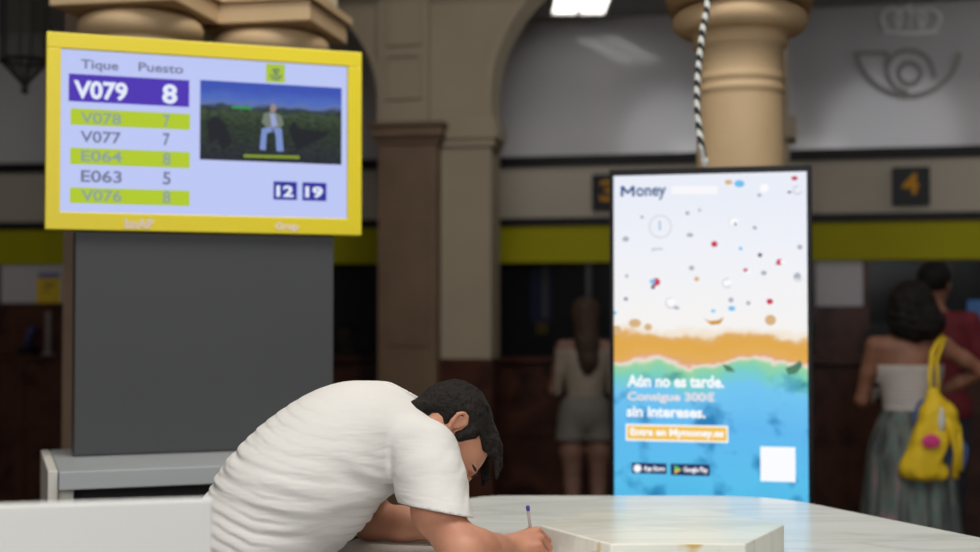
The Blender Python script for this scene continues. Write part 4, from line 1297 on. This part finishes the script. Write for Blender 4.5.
for a in (ANR, ANL):
    def shoe(p, a=a):
        d = chain(p, [a - fdir * .045 - (0, 0, .04), a + fdir * .05 - (0, 0, .035), a + fdir * .16 - (0, 0, .045)], [.045, .048, .036], .03)
        d = smin(d, cone(p, a - (0, 0, .02), a + (0, 0, .015), .048, .046), .02)
        d = np.maximum(d, -(p[:, 2] - .004)); return np.maximum(d, -cone(p, a, a + (0, 0, .06), .036, .04))
    body('shoe', shoe, a - .13 - (0, 0, 0), a + .24, .008, mat('shoe_white', rgb(200, 200, 198), .6), man)

# ------------------------------------------------------------------ people at the counters
def figure(base, yaw, hgt, wrists, elbows, width=1.0, hm=1.0, lean=0.0):
    """returns a distance function and a local-to-world map for a standing person; local x is the person's right, y ahead"""
    s = hgt / 1.70
    ca, sa = math.cos(yaw), math.sin(yaw)
    Rm = np.array([[ca, -sa, 0], [sa, ca, 0], [0, 0, 1]])
    B = np.array(base, float)
    loc = lambda p: (((p - B.astype(np.float32)) @ Rm.astype(np.float32)) / s)
    w2 = lambda v: B + Rm @ (np.array(v, float) * s)
    def f(p):
        q = loc(p)
        d = ell(q, (0, 0, 1.27), (.150 * width, .098, .17))
        d = smin(d, ell(q, (0, 0, 1.10), (.118 * width, .086, .13)), .06)
        d = smin(d, ell(q, (0, -.008, .93), (.160 * width, .115, .12)), .06)
        d = smin(d, cone(q, (-.155 * width, 0, 1.385), (.155 * width, 0, 1.385), .046, .046), .05)
        d = smin(d, cone(q, (0, -.005, 1.38), (0, .012, 1.52), .05, .046), .04)
        d = smin(d, ell(q, (0, .012, 1.595), (.072, .092, .100)), .02)
        d = smin(d, ell(q, (0, .045, 1.545), (.05, .05, .06)), .02)
        d = smin(d, cone(q, (0, .098, 1.60), (0, .118, 1.57), .008, .012), .01)
        for sx in (-1, 1):
            d = smin(d, ell(q, (sx * .075, .0, 1.585), (.01, .018, .03)), .006)
            a, k, an = (sx * .088, 0, .90), (sx * .085, .01, .49), (sx * .08, -.01, .08)
            d = smin(d, chain(q, [a, (sx * .09, .01, .70), k, (sx * .084, -.012, .36), an], [.088, .075, .052, .052, .034], .03), .03)
            d = smin(d, chain(q, [(sx * .08, -.04, .035), (sx * .085, .06, .035), (sx * .095, .15, .025)], [.032, .034, .024], .02), .02)
        for sx, el_, wr in ((1, elbows[0], wrists[0]), (-1, elbows[1], wrists[1])):
            shd = np.array((sx * .165 * width, 0, 1.375)); el_ = np.array(el_, float); wr = np.array(wr, float)
            d = smin(d, chain(q, [shd, shd * .5 + el_ * .5, el_, el_ * .6 + wr * .4, wr], [.046, .040, .034, .034, .022], .02), .025)
            fd = nrm(wr - el_); sd = nrm(np.cross(fd, (0, 0, 1.0)) + 1e-6)
            for i in range(4):
                o = (i - 1.5) * .018
                k1 = wr + fd * .075 + sd * o; k2 = k1 + fd * .03 - np.array((0, 0, .01)); k3 = k2 + fd * .018 - np.array((0, 0, .02))
                d = smin(d, chain(q, [wr + sd * o * .5, k1, k2, k3], [.016, .0105, .0095, .008], .003), .004)
            d = smin(d, chain(q, [wr, wr + fd * .04 - sd * sx * .035, wr + fd * .065 - sd * sx * .04], [.014, .011, .009], .004), .006)
        return d * s
    return f, loc, w2, s

def bounds(w2, r=.62, z=1.78):
    c = w2((0, 0, 0)); return c - np.array((r, r, 0.0)), c + np.array((r, r, z))

# woman with the yellow bag
FY = 6.87
wx = (909 - 490) / FPX * FY
wf1, wl1, ww1, ws1 = figure((wx, FY, 0), math.radians(-6), 1.66, [(.12, .20, 1.10), (-.16, .22, 1.12)], [(.375, .03, 1.25), (-.24, .02, 1.10)], 1.08)
w1 = empty('person', (wx, FY, 0), 'dark-haired woman in a strapless white top and long green skirt, seen from behind', 'person')
lo, hi = bounds(ww1)
body('body', wf1, lo, hi, .011, skin_mat('olive_skin', rgb(138, 94, 72), rgb(122, 80, 60)), w1)
def top_(p):
    q = wl1(p)
    d = wf1(p) - .010 - .003 * np.sin(q[:, 2] * 2 * np.pi / .022)
    d = np.where(np.abs(q[:, 0]) > .172, .05, d)
    return np.maximum(np.maximum(d, q[:, 2] - 1.285), -(q[:, 2] - 1.045))
body('tube_top', top_, *bounds(ww1, .3, 1.5), .008, mat('white_ribbed_cotton', rgb(184, 176, 172), .8), w1)
def skirt(p):
    q = wl1(p)
    h = np.clip((1.05 - q[:, 2]) / .95, 0, 1)
    an = np.arctan2(q[:, 1], q[:, 0])
    R = .137 + .096 * h ** .8 + .048 * np.sin(np.clip(h * 6, 0, 1.57)) + h * .012 * np.sin(an * 13 + 3 * h) + h * .008 * np.sin(an * 22)
    rr = np.sqrt((q[:, 0]) ** 2 + (q[:, 1] * 1.2) ** 2)
    d = (rr - R) * .8
    d = np.maximum(np.maximum(d, q[:, 2] - 1.055), -(q[:, 2] - .09))
    return np.maximum(d, -np.maximum(rr - R + .02, q[:, 2] - .3))
m_, nt, b_ = new_mat('patterned_skirt')
tc = nt.nodes.new('ShaderNodeTexCoord'); mp = nt.nodes.new('ShaderNodeMapping'); mp.inputs['Scale'].default_value = (22, 22, 3.2); nt.links.new(tc.outputs['Object'], mp.inputs[0])
n = nt.nodes.new('ShaderNodeTexNoise'); n.inputs['Scale'].default_value = 1.0; n.inputs['Detail'].default_value = 4; nt.links.new(mp.outputs[0], n.inputs['Vector'])
r = nt.nodes.new('ShaderNodeValToRGB'); r.color_ramp.elements[0].position = .3; r.color_ramp.elements[0].color = rgb(56, 58, 66); r.color_ramp.elements[1].position = .72; r.color_ramp.elements[1].color = rgb(150, 130, 134)
for a, c_ in ((.44, rgb(76, 84, 84)), (.52, rgb(104, 106, 100)), (.58, rgb(72, 112, 106)), (.64, rgb(128, 110, 114))):
    r.color_ramp.elements.new(a).color = c_
nt.links.new(n.outputs['Fac'], r.inputs[0]); nt.links.new(r.outputs[0], b_.inputs['Base Color']); b_.inputs['Roughness'].default_value = .8
body('skirt', skirt, *bounds(ww1, .36, 1.1), .012, m_, w1)
def hair1(p):
    q = wl1(p)
    d = ell(q, (.01, -.02, 1.60), (.115, .125, .125))
    d = smin(d, ell(q, (.03, -.05, 1.50), (.145, .095, .105)), .05)
    d = smax(d, -ell(q, (0, .12, 1.56), (.06, .08, .10)), .02)
    return d - .010 * wob(q, 32, 4) - .006 * wob(q, 70, 14)
body('hair', hair1, *[np.array(ww1((0, 0, 1.55))) + s_ * np.array((.24, .24, .26)) for s_ in (-1, 1)], .008, hair_mat('black_curly_hair', rgb(24, 20, 20), 50), w1)
# yellow bag on her shoulder
by = FY - .19
bag = empty('tote_bag', P(927, 478, by), 'bright yellow drawstring bag with a pink flower hanging from the woman\'s shoulder', 'bag')
M_bag = mat('yellow_canvas', rgb(226, 190, 26), .7, var=.08, scale=12, bump=.3, bscale=30)
def bagf(p):
    pts = [P(931, 392, by), P(930, 415, by), P(928, 440, by), P(920, 462, by)]
    d = chain(p, pts, [.024, .05, .078, .085], .05)
    d = smin(d, cone(p, P(906, 469, by), P(938, 472, by), .04, .04), .04)
    d = smin(d, chain(p, [P(932, 396, by), P(945, 412, by), P(952, 430, by)], [.02, .045, .03], .02), .03)
    q = (p[:, 1] - by)
    dd_ = np.maximum(d, np.abs(q) * 1.0 - .055 - .25 * np.clip(-d, 0, .1))
    return dd_ - .006 * wob(p, 26, 3) - .003 * wob(p, 60, 7)
c0 = np.array(P(927, 430, by))
body('pouch', bagf, c0 - (.24, .14, .30), c0 + (.24, .14, .28), .0075, M_bag, bag)
shp = ww1((.150, -.052, 1.432))
MB().tube([ww1((.150, .08, 1.40)), ww1((.150, .03, 1.442)), shp, P(932, 352, by + .04), P(929, 376, by), P(930, 396, by)], [.012, .012, .012, .012, .012, .014], 8).build('strap', M_bag, bag, True)
MB().tube([ww1((.162, .03, 1.44)), ww1((.165, -.058, 1.42)), P(936, 360, by + .02), P(938, 398, by)], [.008] * 4, 8).build('strap', M_bag, bag, True)
MB().tube([P(943, 412, by - .03), P(951, 432, by - .03), P(955, 452, by - .02), P(953, 477, by - .01)], [.018, .02, .014, .02], 8).build('knot_end', M_bag, bag, True)
MB().tube([P(957, 425, by - .01), P(959, 447, by), P(958, 470, by)], [.012, .013, .016], 8).build('knot_end', M_bag, bag, True)
def blob(name, c, r, m, par, sd_=1):
    c = np.array(c)
    f = lambda p: ell(p, c, r) - min(r) * .25 * wob(p, 60, sd_)
    return body(name, f, c - np.array(r) * 1.5, c + np.array(r) * 1.5, min(r) / 3.2, m, par)
blob('flower_print', P(930, 441, by - .076), (.046, .010, .034), mat('pink_print', rgb(214, 60, 128), .7), bag)
blob('white_print', P(940, 419, by - .052), (.016, .02, .062), mat('white_print', rgb(206, 206, 200), .7), bag, 4)
M_bl = mat('blue_cloth', rgb(70, 92, 140), .8, var=.1, scale=9)
t = empty('blue_garment', P(930, 478, by + .075), 'blue cloth hanging behind the yellow bag', 'garment')
def bl(p):
    d = chain(p, [P(922, 405, by + .08), P(912, 440, by + .08), P(908, 460, by + .08)], [.03, .05, .055], .03)
    d = smin(d, chain(p, [P(938, 420, by + .08), P(955, 450, by + .08), P(956, 462, by + .08)], [.03, .05, .04], .03), .03)
    d = smin(d, cone(p, P(912, 445, by + .08), P(950, 450, by + .08), .04, .04), .03)
    return np.maximum(d, np.abs(p[:, 1] - by - .08) - .018) - .003 * wob(p, 40, 2)
body('cloth', bl, c0 - (.26, .05, .30), c0 + (.28, .2, .28), .008, M_bl, t)

# person in red beyond her
ry = 7.9
rx = (935 - 490) / FPX * ry
wf2, wl2, ww2, ws2 = figure((rx, ry, 0), math.radians(-38), 1.80, [(.16, .34, 1.16), (-.16, .34, 1.16)], [(.25, .05, 1.10), (-.25, .05, 1.10)], 1.12)
w2_ = empty('person', (rx, ry, 0), 'person in a dark red T-shirt with short black hair standing beyond the woman', 'person')
body('body', wf2, *bounds(ww2, .6, 1.86), .013, skin_mat('brown_skin', rgb(140, 96, 76), rgb(124, 82, 64)), w2_)
def shell(wf, wl, g, z0, z1, xl=.9, arm=None):
    def f(p):
        q = wl(p)
        d = wf(p) - g - .003 * wob(q, 24, 3)
        if arm is not None:
            d = np.where((np.abs(q[:, 0]) > .2) & (q[:, 2] < arm), .05, d)
            d = np.where((q[:, 1] > .13) , .05, d)
        return np.maximum(np.maximum(d, q[:, 2] - z1), -(q[:, 2] - z0))
    return f
body('red_shirt', shell(wf2, wl2, .016, .86, 1.44, arm=1.16), *bounds(ww2, .5, 1.62), .011, mat('red_cotton', rgb(94, 12, 26), .8), w2_)
body('trousers', shell(wf2, wl2, .014, .06, .90, arm=-1), *bounds(ww2, .45, 1.05), .012, mat('dark_denim', rgb(36, 38, 50), .8), w2_)
def hair2(p):
    q = wl2(p)
    d = ell(q, (0, -.008, 1.625), (.086, .106, .095)) - .003 * wob(q, 60, 2)
    d = smax(d, -np.maximum(-(q[:, 1] - .055), q[:, 2] - 1.65), .01)
    return np.maximum(d, -(q[:, 2] - 1.545 - .0))
body('hair', hair2, *[np.array(ww2((0, 0, 1.60))) + s_ * np.array((.2, .2, .22)) for s_ in (-1, 1)], .008, hair_mat('short_black_hair', rgb(22, 19, 18), 60), w2_)

# young woman at the counter between the pier and the kiosk
gy = 8.45
gx = (585 - 490) / FPX * gy
wf3, wl3, ww3, ws3 = figure((gx, gy, 0), math.radians(4), 1.60, [(.12, .26, 1.12), (-.10, .26, 1.12)], [(.20, .06, 1.10), (-.20, .06, 1.10)], .90)
w3 = empty('person', (gx, gy, 0), 'long-haired young woman in pale top and grey shorts at the counter', 'person')
body('body', wf3, *bounds(ww3, .45, 1.7), .012, skin_mat('fair_skin', rgb(120, 88, 74), rgb(108, 78, 64)), w3)
body('top', shell(wf3, wl3, .014, 1.06, 1.37, arm=1.40), *bounds(ww3, .4, 1.45), .010, mat('pale_cotton', rgb(132, 121, 108), .8), w3)
def sh3(p):
    q = wl3(p)
    d = ell(q, (0, -.005, .96), (.172, .13, .15))
    for sx in (-1, 1): d = smin(d, cone(q, (sx * .085, 0, .90), (sx * .10, .0, .70), .098, .108), .03)
    return np.maximum(np.maximum(d, q[:, 2] - 1.08), -(q[:, 2] - .775)) - .002 * wob(q, 30, 2)
body('shorts', sh3, *bounds(ww3, .35, 1.15), .011, mat('grey_linen', rgb(98, 94, 88), .8), w3)
def hair3(p):
    q = wl3(p)
    d = ell(q, (0, -.012, 1.615), (.095, .110, .10))
    d = smin(d, chain(q, [(0, -.06, 1.56), (0, -.095, 1.42), (.005, -.115, 1.30), (.0, -.115, 1.24)], [.082, .075, .062, .035], .03), .03)
    d = smax(d, -ell(q, (0, .12, 1.57), (.06, .09, .10)), .01)
    return d - .004 * wob(q * np.array((1, 1, .3), np.float32), 70, 3)
body('hair', hair3, *[np.array(ww3((0, 0, 1.45))) + s_ * np.array((.2, .25, .34)) for s_ in (-1, 1)], .009, hair_mat('brown_long_hair', rgb(58, 44, 36), 50), w3)
t = empty('shoulder_bag', ww3((.2, -.1, .86)), 'dark shoulder bag beside the young woman, almost hidden by the kiosk', 'bag')
def sb(p):
    q = wl3(p) - np.array((.215, -.10, .96), np.float32)
    a = np.abs(q) - np.array((.045, .03, .12), np.float32)
    return np.linalg.norm(np.maximum(a, 0), axis=1) + np.minimum(a.max(1), 0) - .02
body('pouch', sb, *[np.array(ww3((.215, -.10, .96))) + s_ * np.array((.12, .12, .2)) for s_ in (-1, 1)], .010, mat('navy_leather', rgb(28, 32, 50), .5), t)
MB().tube([ww3((.215, -.11, 1.08)), ww3((.19, -.07, 1.30)), ww3((.155, -.02, 1.435)), ww3((.15, .06, 1.40)), ww3((.2, .03, 1.2))], .008, 6).build('strap', mat('navy_strap', rgb(28, 32, 50), .6), t, True)

# clerk seated behind the left counter
ky = 11.1
kx = (347 - 490) / FPX * ky
wf4, wl4, ww4, ws4 = figure((kx, ky, -.22), math.radians(150), 1.66, [(.16, .34, 1.18), (-.16, .34, 1.18)], [(.22, .05, 1.10), (-.22, .05, 1.10)], 1.0)
w4 = empty('person', (kx, ky, 0), 'dim seated clerk behind the glass between charcoal panel and pilaster', 'person')
def cl_(p):
    return np.maximum(wf4(p), -(wl4(p)[:, 2] - .80))
def half(f, wl): return lambda p: np.maximum(f(p), -(wl(p)[:, 2] - .80))
body('body', half(wf4, wl4), *bounds(ww4, .55, 1.8), .014, skin_mat('clerk_skin', rgb(150, 108, 90), rgb(136, 92, 76)), w4)
body('brown_jacket', shell(wf4, wl4, .016, .79, 1.42, arm=1.12), *bounds(ww4, .5, 1.6), .013, mat('brown_cloth', rgb(84, 66, 52), .8), w4)
def hair4(p):
    q = wl4(p)
    return smax(ell(q, (0, -.008, 1.62), (.088, .108, .098)), -np.maximum(-(q[:, 1] - .05), q[:, 2] - 1.645), .01) - .003 * wob(q, 60, 2)
body('hair', hair4, *[np.array(ww4((0, 0, 1.58))) + s_ * np.array((.2, .2, .24)) for s_ in (-1, 1)], .010, hair_mat('clerk_hair', rgb(40, 30, 26), 60), w4)
# stool for the clerk
cz = -.22 + .80 * ws4
t = empty('office_stool', (kx, ky, 0), 'dark office stool under the seated clerk', 'stool')
MB().lathe((kx, ky), [(.16, cz - .09), (.19, cz - .08), (.19, cz - .03), (.17, cz - .012)], 24).build('seat', M_dark, t, True)
MB().lathe((kx, ky), [(.03, .04), (.03, cz - .09)], 12).build('post', M_iron, t, True)
MB().lathe((kx, ky), [(.22, 0.0), (.22, .02), (.05, .04)], 20).build('base', M_iron, t, True)
